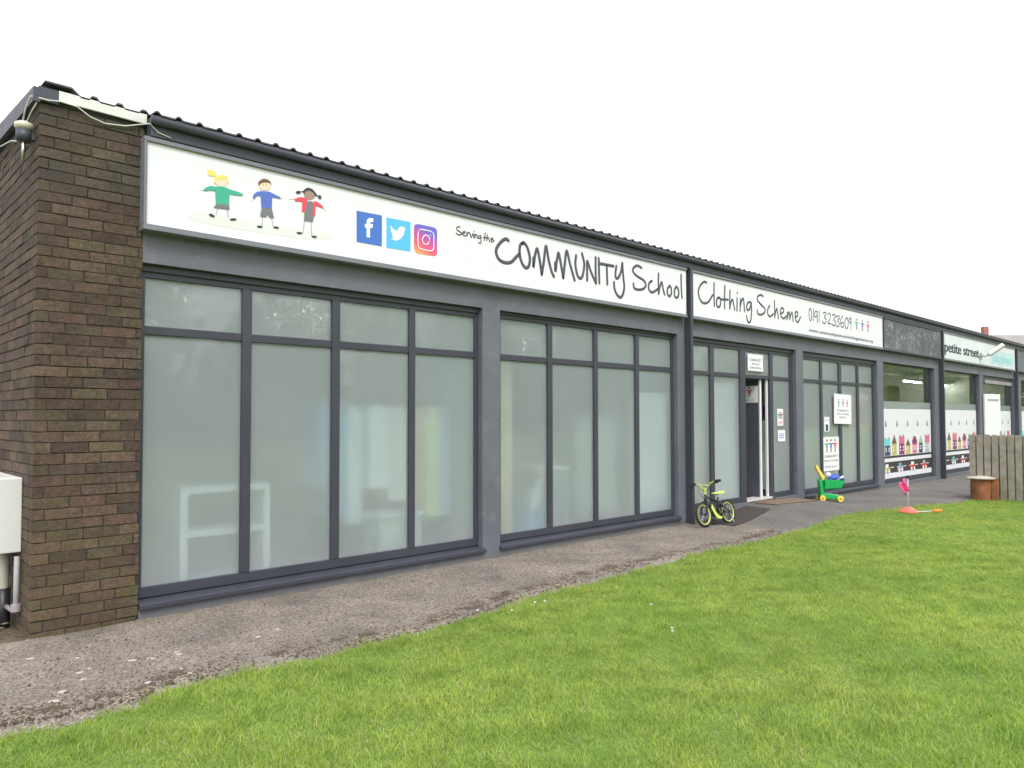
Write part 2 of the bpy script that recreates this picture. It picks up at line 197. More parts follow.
def frost(name='frosted_glass',marks=0.):
    m,t,b=nt(name); co=obco(t)
    f=noise(t,1.1,4,co); c=ramp(t,f,[(.3,(.78,.87,.89)),(.7,(.86,.94,.96))])
    if marks:
        g=ramp(t,noise(t,30,10,co,.8),[(.53,(0,0,0)),(.62,(1,1,1))]); g2=ramp(t,noise(t,3.1,3,co),[(.52,(0,0,0)),(.62,(1,1,1))])
        mk=math_(t,'MULTIPLY',math_(t,'MULTIPLY',g,g2),marks); c=mix(t,mk,c,(.85,.86,.85)); t.links.new(math_(t,'MULTIPLY_ADD',mk,-.8,.8),b.inputs['Transmission Weight'])
    t.links.new(c,b.inputs['Base Color'])
    b.inputs['Roughness'].default_value=.32; b.inputs['Transmission Weight'].default_value=.80; b.inputs['IOR'].default_value=1.25
    b.inputs['Coat Weight'].default_value=1; b.inputs['Coat Roughness'].default_value=.03; b.inputs['Coat IOR'].default_value=1.5
    return m
FROST=frost(); FROSTM=frost('frosted_glass_with_marks',.8)
def clear():
    m,t,b=nt('clear_glass'); out=t.nodes['Material Output']
    g=N(t,'ShaderNodeBsdfGlossy'); g.inputs['Roughness'].default_value=.01; g.inputs['Color'].default_value=(1,1,1,1)
    tr=N(t,'ShaderNodeBsdfTransparent'); tr.inputs['Color'].default_value=(.86,.92,.88,1)
    fr=N(t,'ShaderNodeFresnel'); fr.inputs['IOR'].default_value=1.7
    ge=N(t,'ShaderNodeNewGeometry'); ff=math_(t,'MULTIPLY',fr.outputs[0],math_(t,'SUBTRACT',1.0,ge.outputs['Backfacing'])); mx=N(t,'ShaderNodeMixShader'); t.links.new(ff,mx.inputs[0]); t.links.new(tr.outputs[0],mx.inputs[1]); t.links.new(g.outputs[0],mx.inputs[2])
    t.links.new(mx.outputs[0],out.inputs['Surface']); return m
CLEAR=clear()
def emis(name,col,st):
    m,t,b=nt(name); b.inputs['Base Color'].default_value=col+(1,); b.inputs['Emission Color'].default_value=col+(1,); b.inputs['Emission Strength'].default_value=st; return m
TUBE=emis('lit_tube',(1,.97,.88),30)
# ------------------------------------------------------------------ ground
EDGE=[(-12,-1.7),(-3,-1.6),(0.2,-1.6),(.74,-1.6),(.98,-1.66),(1.36,-1.66),(1.51,-1.55),(1.83,-1.58),(2.87,-1.70),(3.39,-1.69),(4.37,-1.51),(5.56,-1.39),(7.3,-1.38),(8.55,-1.44),(9.6,-1.35),(10.5,-1.22),(11.3,-1.12),(11.85,-1.10),(12.86,-1.2),(13.3,-1.38),(13.8,-1.52),(14.6,-1.67),(16.16,-1.96),(20,-2.05),(50,-2.1)]
ex=np.array([e[0] for e in EDGE]); ey=np.array([e[1] for e in EDGE])
def edge(x): return np.interp(x,ex,ey)+.022*np.sin(x*5.1)*np.sin(x*2.3+1)+.012*np.sin(x*17)
def hgt(x,y):
    base=.045+.0*x
    r=np.interp(x,[9.3,10.0,10.9,11.3,12.2,13.2,15,17,20],[0,.035,.125,.15,.12,.035,.03,.01,0])
    fy=np.clip((y-edge(x)+.05)/.9,0,1); fy=fy*fy*(3-2*fy)
    return base+r*fy+.004*np.sin(x*3.1+y*4)+.003*np.sin(x*7.7-y*9)
def lawn_z(x,y): return .02+.012*np.sin(x*1.3+.5)*np.sin(y*1.1)+.006*np.sin(x*4.1+y*3.3)
# earth sheet to the horizon
m,t,b=nt('lawn_soil'); co=obco(t)
c=ramp(t,noise(t,22,8,co,.7),[(.3,(.10,.16,.03)),(.55,(.17,.27,.045)),(.75,(.22,.33,.065))]); t.links.new(c,b.inputs['Base Color']); b.inputs['Roughness'].default_value=1; bump(t,b,noise(t,60,6,co),.8,.02)
SOIL=m
mb=MB(); xs=[-400,-60,-12]+[x*.2 for x in range(-55,150)]+[32,60,400]; ys=[-400,-60,-14]+[y*.2 for y in range(-65,5)]+[4,30,400]
mb.v=[(x,y,float(lawn_z(x,y))-.006 if -12<=x<=30 and -14<=y<=1 else .02) for y in ys for x in xs]
W_=len(xs); mb.f=[(j*W_+i,j*W_+i+1,(j+1)*W_+i+1,(j+1)*W_+i) for j in range(len(ys)-1) for i in range(W_-1)]; mb.m=[0]*len(mb.f); mb.c=[None]*len(mb.f)
tag(mb.build('lawn',SOIL,smooth=True),kind='structure')
# path
def pathmat():
    m,t,b=nt('path_surface'); co=obco(t); s=N(t,'ShaderNodeSeparateXYZ'); t.links.new(co,s.inputs[0])
    uv=N(t,'ShaderNodeUVMap'); uv.uv_map='UVMap'; su=N(t,'ShaderNodeSeparateXYZ'); t.links.new(uv.outputs[0],su.inputs[0]); d=su.outputs[1]
    vo=N(t,'ShaderNodeTexVoronoi'); vo.inputs['Scale'].default_value=105; t.links.new(co,vo.inputs['Vector'])
    agg=ramp(t,vo.outputs['Color'],[(.12,(.115,.095,.078)),(.4,(.245,.213,.183)),(.7,(.32,.285,.243)),(.93,(.48,.44,.385))])
    big=ramp(t,noise(t,1.6,6,co,.65),[(.3,(.62,.61,.60)),(.7,(1.2,1.16,1.12))]); agg=mix(t,1.0,agg,big,'MULTIPLY')
    pit=ramp(t,noise(t,38,6,co,.75),[(.54,(0,0,0)),(.63,(1,1,1))]); agg=mix(t,math_(t,'MULTIPLY',pit,.75),agg,(.07,.058,.045))
    pale=ramp(t,noise(t,2.6,7,co,.7),[(.55,(0,0,0)),(.72,(1,1,1))]); agg=mix(t,math_(t,'MULTIPLY',pale,.45),agg,(.34,.315,.28))
    # pale concrete margin and a line of soil a hand's width inside the lawn edge
    dn=math_(t,'ADD',d,math_(t,'MULTIPLY',math_(t,'SUBTRACT',noise(t,5,6,co,.7),.5),.22))
    mar=ramp(t,dn,[(.0,(1,1,1)),(.085,(1,1,1)),(.115,(0,0,0))]); agg=mix(t,math_(t,'MULTIPLY',math_(t,'MULTIPLY',mar,ramp(t,noise(t,4,6,co,.7),[(.42,(0,0,0)),(.62,(1,1,1))])),.2),agg,(.34,.315,.27))
    so=ramp(t,dn,[(.1,(0,0,0)),(.13,(1,1,1)),(.2,(1,1,1)),(.3,(0,0,0))]); so=math_(t,'MULTIPLY',so,ramp(t,noise(t,3.3,8,co,.85),[(.49,(0,0,0)),(.53,(1,1,1))])); agg=mix(t,math_(t,'MULTIPLY',so,.9),agg,(.085,.062,.04))
    tar=ramp(t,noise(t,90,5,co,.7),[(.3,(.12,.112,.10)),(.7,(.205,.192,.172))]); tb=ramp(t,noise(t,1.3,5,co,.6),[(.3,(.75,.75,.75)),(.7,(1.2,1.2,1.2))]); tar=mix(t,1.0,tar,tb,'MULTIPLY')
    xx=math_(t,'ADD',s.outputs[0],math_(t,'MULTIPLY',noise(t,4,5,co),.35))
    f=ramp(t,math_(t,'MULTIPLY',xx,.05),[(.4835,(0,0,0)),(.4875,(1,1,1))])
    c=mix(t,f,agg,tar)
    moss=math_(t,'MULTIPLY',ramp(t,math_(t,'MULTIPLY',s.outputs[1],-1),[(.0,(1,1,1)),(.16,(0,0,0))]),ramp(t,noise(t,6,6,co,.7),[(.4,(0,0,0)),(.6,(1,1,1))]))
    c=mix(t,math_(t,'MULTIPLY',moss,.5),c,(.17,.16,.07))
    t.links.new(c,b.inputs['Base Color']); b.inputs['Roughness'].default_value=.9
    h=math_(t,'ADD',math_(t,'MULTIPLY',vo.outputs['Distance'],.5),noise(t,30,7,co,.75)); bump(t,b,h,.85,.016)
    return m
mb=MB(); nx=620; rows=26; X=np.concatenate([np.linspace(-12,20,500),np.linspace(20.2,48,nx-500)])
uvs=[]
for i,x in enumerate(X):
    e=float(edge(x)); top=.0 if x<1.16 else .09
    for j in range(rows+1):
        y=e-.03+(top-e+.03)*j/rows; z=float(hgt(x,y)); 
        if j==0: z=.0
        mb.v.append((float(x),y,z)); uvs.append((float(x),y-e))
mb.f=[(i*(rows+1)+j,(i+1)*(rows+1)+j,(i+1)*(rows+1)+j+1,i*(rows+1)+j+1) for i in range(len(X)-1) for j in range(rows)]; mb.m=[0]*len(mb.f); mb.c=[None]*len(mb.f)
o=mb.build('path',pathmat(),smooth=True); u=o.data.uv_layers.new(name='UVMap'); a=[]
for l in o.data.loops: a+=uvs[l.vertex_index]
u.data.foreach_set('uv',a); tag(o,kind='structure')
# grass blades
def grassmat():
    m,t,b=nt('grass_blades'); a=N(t,'ShaderNodeAttribute'); a.attribute_name='tint'; co=obco(t)
    p=ramp(t,noise(t,.9,6,co,.7),[(.3,(.74,.86,.75)),(.7,(1.24,1.1,1.25))]); c=mix(t,1.0,a.outputs['Color'],p,'MULTIPLY')
    p2=ramp(t,noise(t,5,4,co,.7),[(.35,(.74,.80,.72)),(.65,(1.2,1.14,1.15))]); c=mix(t,1.0,c,p2,'MULTIPLY')
    st=ramp(t,noise(t,2.3,5,co,.6),[(.66,(0,0,0)),(.74,(1,1,1))]); c=mix(t,math_(t,'MULTIPLY',st,.5),c,(.5,.43,.24)); cl=ramp(t,noise(t,1.7,5,N(t,'ShaderNodeTexCoord').outputs['Generated'],.6),[(.4,(.86,.93,.9)),(.6,(1.08,1.04,1.05))])
    out=t.nodes['Material Output']; t.links.new(c,b.inputs['Base Color']); b.inputs['Roughness'].default_value=.55; b.inputs['Specular IOR Level'].default_value=.3
    tr=N(t,'ShaderNodeBsdfTranslucent'); t.links.new(c,tr.inputs['Color']); mx=N(t,'ShaderNodeMixShader'); mx.inputs[0].default_value=.4
    t.links.new(b.outputs[0],mx.inputs[1]); t.links.new(tr.outputs[0],mx.inputs[2]); t.links.new(mx.outputs[0],out.inputs['Surface']); return m
def scatter(n,x0,x1,y0,y1):
    x=rng.uniform(x0,x1,n); y=rng.uniform(y0,y1,n); return x,y
bx=[];by=[]
for (n,x0,x1,y0,y1) in [(330000,-.5,4.5,-5.5,-1.3),(310000,4.5,10,-5.3,-1.1),(130000,10,16.1,-4.6,-1.0),(16000,16.1,26,-6,-1.9),(70000,-3,4.5,-9,-5.4),(200000,4.5,16.1,-9.5,-5.2),(40000,10,16.1,-5.3,-4.5)]:
    x,y=scatter(n,x0,x1,y0,y1); bx.append(x);by.append(y)
bx=np.concatenate(bx);by=np.concatenate(by)
d=edge(bx)-by+.03*np.sin(bx*23)+.02*np.sin(bx*41+1); k=(d>rng.uniform(-.035,.05,len(bx))**1)&((d>.05)|(rng.random(len(bx))<.75))
clump=(np.sin(bx*9+np.sin(by*7)*2)+np.sin(by*11+np.sin(bx*5)*2)); k&=rng.random(len(bx))<(.86+.07*clump)
bx=bx[k];by=by[k];clump=clump[k];d=d[k]; n=len(bx)
big=.5*np.sin(bx*2.1+by*1.3)+.5*np.sin(by*2.9-bx*.8)
hh=rng.gamma(9,.0024,n)*(1+.18*clump+.15*big); hh=np.where(d<.12,hh*rng.uniform(.8,1.5,n),hh); hh=np.clip(hh,.01,.07)
ang=rng.uniform(0,2*np.pi,n); lean=rng.uniform(.4,1.9,n)*hh; la=ang+rng.normal(0,.6,n)+np.pi/2; w=rng.uniform(.0020,.0038,n)*(1+.04*np.maximum(bx-4,0))
z0=lawn_z(bx,by)+.0; dx=np.cos(ang)*w/2; dy=np.sin(ang)*w/2; lx=np.cos(la)*lean; ly=np.sin(la)*lean
V=np.empty((n,5,3))
V[:,0]=np.stack([bx-dx,by-dy,z0],1);V[:,1]=np.stack([bx+dx,by+dy,z0],1)
V[:,2]=np.stack([bx+dx*.8+lx*.35,by+dy*.8+ly*.35,z0+hh*.6],1);V[:,3]=np.stack([bx-dx*.8+lx*.35,by-dy*.8+ly*.35,z0+hh*.6],1)
V[:,4]=np.stack([bx+lx,by+ly,z0+hh],1)
me=bpy.data.meshes.new('grass'); me.vertices.add(n*5); me.vertices.foreach_set('co',V.ravel())
idx=np.empty((n,7),dtype=np.int32); b0=np.arange(n)*5
for q,o_ in enumerate((0,1,2,3,3,2,4)): idx[:,q]=b0+o_
me.loops.add(n*7); me.loops.foreach_set('vertex_index',idx.ravel())
me.polygons.add(n*2); st=np.empty((n,2),dtype=np.int32); st[:,0]=np.arange(n)*7; st[:,1]=st[:,0]+4; me.polygons.foreach_set('loop_start',st.ravel())
me.update(calc_edges=True); 
at=me.color_attributes.new('tint','FLOAT_COLOR','POINT')
r=rng.random(n); pal=np.array([(.33,.47,.08),(.40,.51,.10),(.235,.41,.06),(.47,.51,.17),(.52,.48,.29)]); pick=np.searchsorted([.42,.72,.88,.965],r)
cc=pal[pick]*rng.uniform(.85,1.15,(n,1))*(1+.06*big[:,None]); col=np.ones((n,5,4)); col[:,:,:3]=cc[:,None,:]
at.data.foreach_set('color',col.ravel().astype(np.float32)); me.materials.append(grassmat())
o=bpy.data.objects.new('grass',me); C.objects.link(o); tag(o,'short mown green grass of the front lawn','grass',kind='stuff')
# soil crumbs and leaf bits along the edge of the path
mb=MB()
CL=[random.uniform(.3,9.4) for _ in range(26)]
for _ in range(4200):
    x=random.uniform(.2,15.5) if random.random()<.35 else random.choice(CL)+random.gauss(0,.16); e=float(edge(x)); y=e+abs(random.gauss(.05,.13)) if random.random()<.75 else random.uniform(e,-.1)
    if x>9.5 and random.random()<.8: continue
    if y>-.03: continue
    s=random.uniform(.003,.013); z=float(hgt(x,y))
    a=random.uniform(0,6.3); pts=[(x+s*math.cos(a+q)*random.uniform(.5,1.3),y+s*math.sin(a+q)*random.uniform(.5,1.3),z-.001) for q in (0,1.3,2.6,3.9,5.2)]
    mb.add(pts+[(x,y,z+s*random.uniform(.3,.9))],[(i,(i+1)%5,5) for i in range(5)])
tag(mb.build('soil_crumbs',mat('soil',(.085,.06,.038),.95,.4,30)),'dark crumbs of soil and moss scattered along the path edge','soil',kind='stuff')
# pale petals / gum spots on the path, daisies in the lawn
PETAL=mat('pale_petal',(.47,.44,.41),.7,.08,20)
PX=[(1.075, -0.502, 0.02), (1.293, -0.685, 0.012), (1.299, -0.952, 0.011), (1.236, -0.989, 0.02), (1.216, -1.135, 0.016), (1.524, -0.988, 0.021), (1.622, -1.03, 0.021), (1.79, -0.998, 0.014), (1.785, -1.049, 0.017), (1.476, -1.431, 0.019), (1.08, -1.267, 0.021), (1.012, -1.404, 0.024), (2.313, -1.045, 0.018), (2.497, -0.953, 0.017), (1.699, -1.338, 0.013), (1.701, -1.461, 0.012), (5.364, -0.922, 0.02)]
src=None
for x,y,s in PX:
    mb=MB(); mb.lathe([(s,.0),(s*.9,.003),(s*.3,.0045),(0,.0045)],n=9)
    for i,v in enumerate(mb.v): mb.v[i]=(v[0]*1.25,v[1]*random.uniform(.7,.9),v[2])
    o=mb.build('petal',PETAL); o.location=(x,y,float(hgt(x,y))-.0005); o.rotation_euler=(0,0,random.uniform(-.6,.6))
    tag(o,'small flat white petal lying on the rough path','petal','white petals dropped on the path')
DPX=[(4.941, -2.428), (4.493, -2.931), (4.435, -2.978), (4.018, -1.791), (4.322, -1.74), (4.404, -1.774), (3.828, -1.608), (9.204, -1.074)]
for i,(x,y) in enumerate(DPX):
    r_=empty('daisy',(x,y,.02),random.uniform(0,6),'tiny daisy with white petals standing in the mown lawn','daisy','daisies in the lawn'); r_.scale=(.6,.6,.85)
    MB().tube([(0,0,0),(.004,.002,.045)],.0012,5).build('stem',COL['lgreen'],r_)
    mb=MB()
    for q in range(9):
        a=q*2*math.pi/9; mb.add([(.004,.002,.045),(.004+.015*math.cos(a-.22),.002+.015*math.sin(a-.22),.056),(.004+.018*math.cos(a),.002+.018*math.sin(a),.062),(.004+.015*math.cos(a+.22),.002+.015*math.sin(a+.22),.049)],[(0,1,2,3)])
    mb.build('petals',COL['white'],r_); MB().lathe([(.007,0),(.006,.005),(0,.008)],(.004,.002,.046),8).build('flower_centre',TYEL,r_)
# ------------------------------------------------------------------ building
B=empty('shop_building',(0,0,0),0,'long single storey shop building with dark grey front and brown brick end wall','building')
ZR=3.70
# brick end: front pier and side wall, every brick a block in one mesh
def bricks():
    mb=MB(); ch=.0768; L=.235; J=.008
    pal=[(.115,.076,.058),(.10,.07,.056),(.12,.08,.06),(.092,.066,.055),(.13,.09,.064),(.108,.068,.056),(.11,.085,.06),(.118,.094,.06)]
    def tint(): 
        c=random.choice(pal); k=random.uniform(.74,1.28); return tuple(q*k for q in c)
    x0,x1=1.168,1.858
    for r in range(-2,50):
        z0=.0+r*ch+J/2; z1=z0+ch-J
        if z1>ZR+.08: continue
        # front face
        off=[0,.115,.06,.17,.03][r%5] if r%7 else .15
        off=(.5*L if r%2 else 0)+[.0,.02,-.015,.03,.01][r%5]+.02
        x=x0-off if off else x0
        while x<x1-.02:
            a=max(x,x0); b_=min(x+L-J,x1)
            if b_-a>.02:
                pr=random.uniform(-.005,.001); mb.box(a,b_,pr,.1,z0,z1,0,tint(),.0028)
            x+=L
        y=.1-(.5*L if r%2==0 else 0)+(L-.1 if r%2 else .0)
        y=.012 if r%2 else .10
        first=True
        # return side
        a=.1003; 
        while a<9.:
            l=(L*.5 if (first and r%2) else L); first=False
            pr=random.uniform(-.003,.002); mb.box(x0+pr,x0+.1,a,a+l-J,z0,z1,0,tint(),.0028); a+=l
    o=mb.build('brick_wall',[BRICK],B,bevel=.002)
    return o
bricks()
mb=MB(); mb.box(1.174,1.852,.0045,.3,-.15,ZR+.07); mb.box(1.1745,1.40,.3,9.2,-.15,ZR+.07); mb.build('mortar',MORTAR,B)
# rendered wall: plinth, columns, beam
ZH=2.737; ZS=.12
def opening_wall():
    mb=MB(); mb.box(1.859,48,.0,.25,2.737,3.68); mb.build('beam',PAINT,B)
    ops=[(1.862,5.294),(5.55,8.971),(9.30,12.62),(12.90,16.32),(16.65,19.95),(20.45,23.72),(24.05,27.40),(28.3,31.4),(31.9,35.0),(35.6,38.8),(39.3,42.4)]
    for i,(a,b) in enumerate(ops):
        e=48 if i==len(ops)-1 else ops[i+1][0]
        MB().box(b,e,0,.25,-.1,2.7368).build('column',PAINT,B)
        if i!=2: MB().box(a,b,.0,.25,-.1,.118).build('plinth',PAINT,B)
        else:
            MB().box(a,10.96,0,.25,-.1,.2).build('plinth',PAINT,B); MB().box(11.83,b,0,.25,-.1,.2).build('plinth',PAINT,B)
    return ops
OPS=opening_wall()
def window(i,x0,x1,mull,glass,zt,zg0,zg1,zf,sill=True,trans=(2.198,2.263),gl=FROST,glt=FROSTM,door=None,parts=True):
    """frame of bars (one mesh), panes as sub-parts"""
    y0,y1=.07,.125; mb=MB()
    z0=zf
    mb.box(x0,x1,y0,y1,zg1,2.7365)
    if door is None: mb.box(x0,x1,y0,y1,z0,zg0)
    else: mb.box(x0,door[0],y0,y1,z0,zg0); mb.box(door[1],x1,y0,y1,z0,zg0)
    edges=[(x0,glass[0][0])]+[(glass[k][1],glass[k+1][0]) for k in range(len(glass)-1)]+[(glass[-1][1],x1)]
    for a,b in edges: mb.box(a,b,y0-.006,y1,zg0 if door is None or not(door[0]-.2<a<door[1]) else .2,zg1-.0)
    for a,b in glass:
        if trans: mb.box(a,b,y0+.003,y1-.002,trans[0],trans[1])
    # outer rebate step of the head
    mb.box(x0,x1,y0-.02,y0-.0005,zg1+.045,2.736)
    w=mb.build('window',FRAME,B,bevel=.004)
    for k,(a,b) in enumerate(glass):
        isdoor=door and a>door[0]-.05 and b<door[1]+.05
        if not trans: MB().box(a-.01,b+.01,y0+.022,y0+.028,zg0-.01,zg1+.01).build('pane',gl,w); continue
        if not isdoor: MB().box(a-.01,b+.01,y0+.022,y0+.030,zg0-.01,trans[0]+.01).build('pane',gl,w)
        MB().box(a-.01,b+.01,y0+.022,y0+.030,trans[1]-.01,zg1+.01).build('pane',glt if k<2 else gl,w)
    if sill:
        s=MB(); xa=x0+.0; xb=x1+(.03 if i<2 else .0)
        s.prism([(-.035,.118),(-.035,.158),(.02,.172),(.13,.186),(.13,.1185)],xa-.0 if i==0 else xa-.01,xb,0,'x'); s.build('sill',FRAME,w,bevel=.006)
    return w
window(0,1.862,5.293,None,[(1.90,2.671),(2.753,3.517),(3.60,4.382),(4.455,5.243)],0,.267,2.637,.1865)
window(1,5.551,8.970,None,[(5.62,6.381),(6.462,7.226),(7.30,8.082),(8.161,8.925)],0,.262,2.66,.1865)
W3=window(2,9.301,12.619,None,[(9.38,9.931),(10.044,10.816),(10.99,11.80),(11.907,12.525)],0,.29,2.63,.2,False,(2.19,2.25),door=(10.97,11.82))
window(3,12.901,16.319,None,[(12.97,13.745),(13.831,14.565),(14.681,15.43),(15.531,16.25)],0,.265,2.61,.1865,True,(2.19,2.25))
W5=[]
for q,(a,b,z) in enumerate([(16.651,19.949,2.70),(20.451,23.719,2.70),(24.051,27.399,2.5),(28.301,31.399,2.7),(31.901,34.999,2.7),(35.601,38.799,2.7),(39.301,42.399,2.7)]):
    w=window(9,a,b,None,[(a+.08,b-.06)],0,.224,z,.119,False,None,CLEAR); W5.append(w)
# window film with the printed street
def film(w,a,b,x_in=0):
    fm=MB(); fm.box(a,b,.0860,.0905,.226,1.737); f=fm.build('film',COL['film'],w)
    fg=MB().box(a,b,.0880,.0905,1.7375,1.9).build('frosted_film',FROST,w)
    p=MB(); names=['tarmac','white','teal','purple','ochre','pink','brown','navy','peach','lgreen','redv','cyan','rain','mgrey']; M=[COL[n] for n in names]; ix={n:i for i,n in enumerate(names)}
    Y=lambda k:(.0905-.0012*k,.0935)
    def R(x0,x1,z0,z1,c,k=1): y=Y(k); x0=max(x0,a);x1=min(x1,b)
    def RR(x0,x1,z0,z1,c,k=1):
        x0=max(x0,a+.005);x1=min(x1,b-.005)
        if x1>x0: p.box(x0,x1,.0855-.0012*k,.0858,z0,z1,ix[c])
    def T3(x0,x1,z0,z1,c,k=1):
        if x0>a and x1<b: p.prism([(x0,z0),(x1,z0),((x0+x1)/2,z1)],.0855-.0012*k,.0858,ix[c])
    RR(a,b,.66,.71,'tarmac'); RR(a,b,.34,.58,'tarmac')
    x=a+.1
    while x<b: RR(x,x+.2,.45,.465,'white',2); x+=.38
    x=a+.25
    while x<b-.1:
        T3(x-.05,x+.05,1.40,1.50,'rain'); RR(x-.05,x+.05,1.345,1.4,'rain'); x+=.66
    hs=[(.32,.62,'navy','teal','f'),(.27,.72,'ochre','brown','t'),(.33,.7,'purple','pink','f'),(.27,.55,'ochre','brown','t'),(.28,.62,'pink','purple','r'),(.25,.66,'navy','lgreen','t'),(.3,.68,'mgrey','pink','f')]
    x=a+.17; k=0
    while x<b-.2:
        w_,h,c,rc,t_=hs[k%7]; w_*=1.17; z0=.72; h*=.63
        if x+w_<b:
            RR(x,x+w_*.85,z0,z0+h*.55,c); z1=z0+h*.55
            if t_=='t': T3(x-.02,x+w_*.85+.02,z1,z0+h,rc)
            elif t_=='r': RR(x-.02,x+w_*.85+.02,z1,z0+h*.82,rc); RR(x+.04,x+w_*.85-.04,z0+h*.82,z0+h,rc)
            else: RR(x-.01,x+w_*.85+.01,z1,z0+h*.92,rc); RR(x+.03,x+.08,z0+h*.92,z0+h,'brown'); RR(x+w_*.6,x+w_*.75,z0+h*.92,z0+h,'brown')
            for zz in (z0+.08,z0+h*.34): 
                RR(x+.05,x+.1,zz,zz+.04,'white',2); RR(x+w_*.85-.1,x+w_*.85-.05,zz,zz+.04,'peach' if k%2 else 'white',2)
        x+=.425; k+=1
    for q,(c,c2) in enumerate([('ochre','white'),('mgrey','cyan'),('redv','white'),('redv','mgrey')]):
        x=a+.12+q*.78
        if x+.36<b:
            RR(x,x+.34,.375,.46,c,3); RR(x+.07,x+.24,.46,.535,c2,3)
            for u in (.06,.24): p.lathe([(.045,-.004),(.045,.0)],(x+u+.03,.0815,.365),12,ix['white'],'y')
    p.build('street_print',M,w)
for w,(a,b) in zip(W5,[(16.74,19.885),(20.54,23.655),(24.14,27.335),(28.385,31.335),(31.99,34.93)]): film(w,a,b)
# far unit's outward opening white door and head panel
dr=MB(); 
def leaf(x0,y0,x1,y1,z0,z1,th=.045):
    d=Vector((x1-x0,y1-y0,0)); n=Vector((d.y,-d.x,0)).normalized()*th; m=MB()
    q=[Vector((x0,y0,0)),Vector((x1,y1,0)),Vector((x1,y1,0))+n,Vector((x0,y0,0))+n]
    m.add([(v.x,v.y,z0) for v in q]+[(v.x,v.y,z1) for v in q],[(0,1,2,3),(7,6,5,4),(0,4,5,1),(1,5,6,2),(2,6,7,3),(3,7,4,0)]); return m
WHITED=mat('white_door_paint',(.8,.8,.82),.4,.02)
d=leaf(23.95,-.02,24.78,-.2,.1,2.2).build('door',WHITED,B,bevel=.004); d['label']='open white door leaf'
leaf(24.1,-.107,24.65,-.228,2.03,2.07,.012).build('letter_strip',COL['mgrey'],d)
leaf(24.70,-.235,24.73,-.242,1.0,1.16,.03).build('handle',METAL,d)
MB().box(24.4,27.3,.03,.069,2.52,2.62).build('shutter_box',mat('pinkish_grey',(.3,.27,.28),.6),B)
# entrance door, hinged left, ajar inwards
d=MB().box(11.545,11.60,.14,.98,.235,2.18).build('door',DOORM,B,bevel=.003); d['label']='dark grey entrance door standing open inwards'
MB().box(11.55,11.60,.118,.139,.236,2.179).build('edge_strip',WHITED,d)
MB().tube([(11.50,.86,1.05),(11.50,.86,1.2)],.01).build('handle',METAL,d)
MB().box(11.745,11.785,.10,.13,.236,2.189).build('door_jamb',WHITED,B)
MB().box(10.98,11.80,.04,.26,.20,.232).build('threshold',mat('threshold_metal',(.6,.58,.55),.4,.1),B)
# posts that divide the units, roof edge
for x in (9.15,20.27,27.42,38.9): MB().box(x,x+.06,-.112,-.001,.03,3.70).build('post',FRAME,B,bevel=.004)
mb=MB(); mb.box(1.872,48,-.105,.05,3.683,3.835); mb.build('fascia',FASC,B,bevel=.004)
mb=MB(); mb.tube([(1.865,-.135,3.80),(48,-.135,3.80)],.035,10); mb.build('gutter',FASC,B,smooth=True)
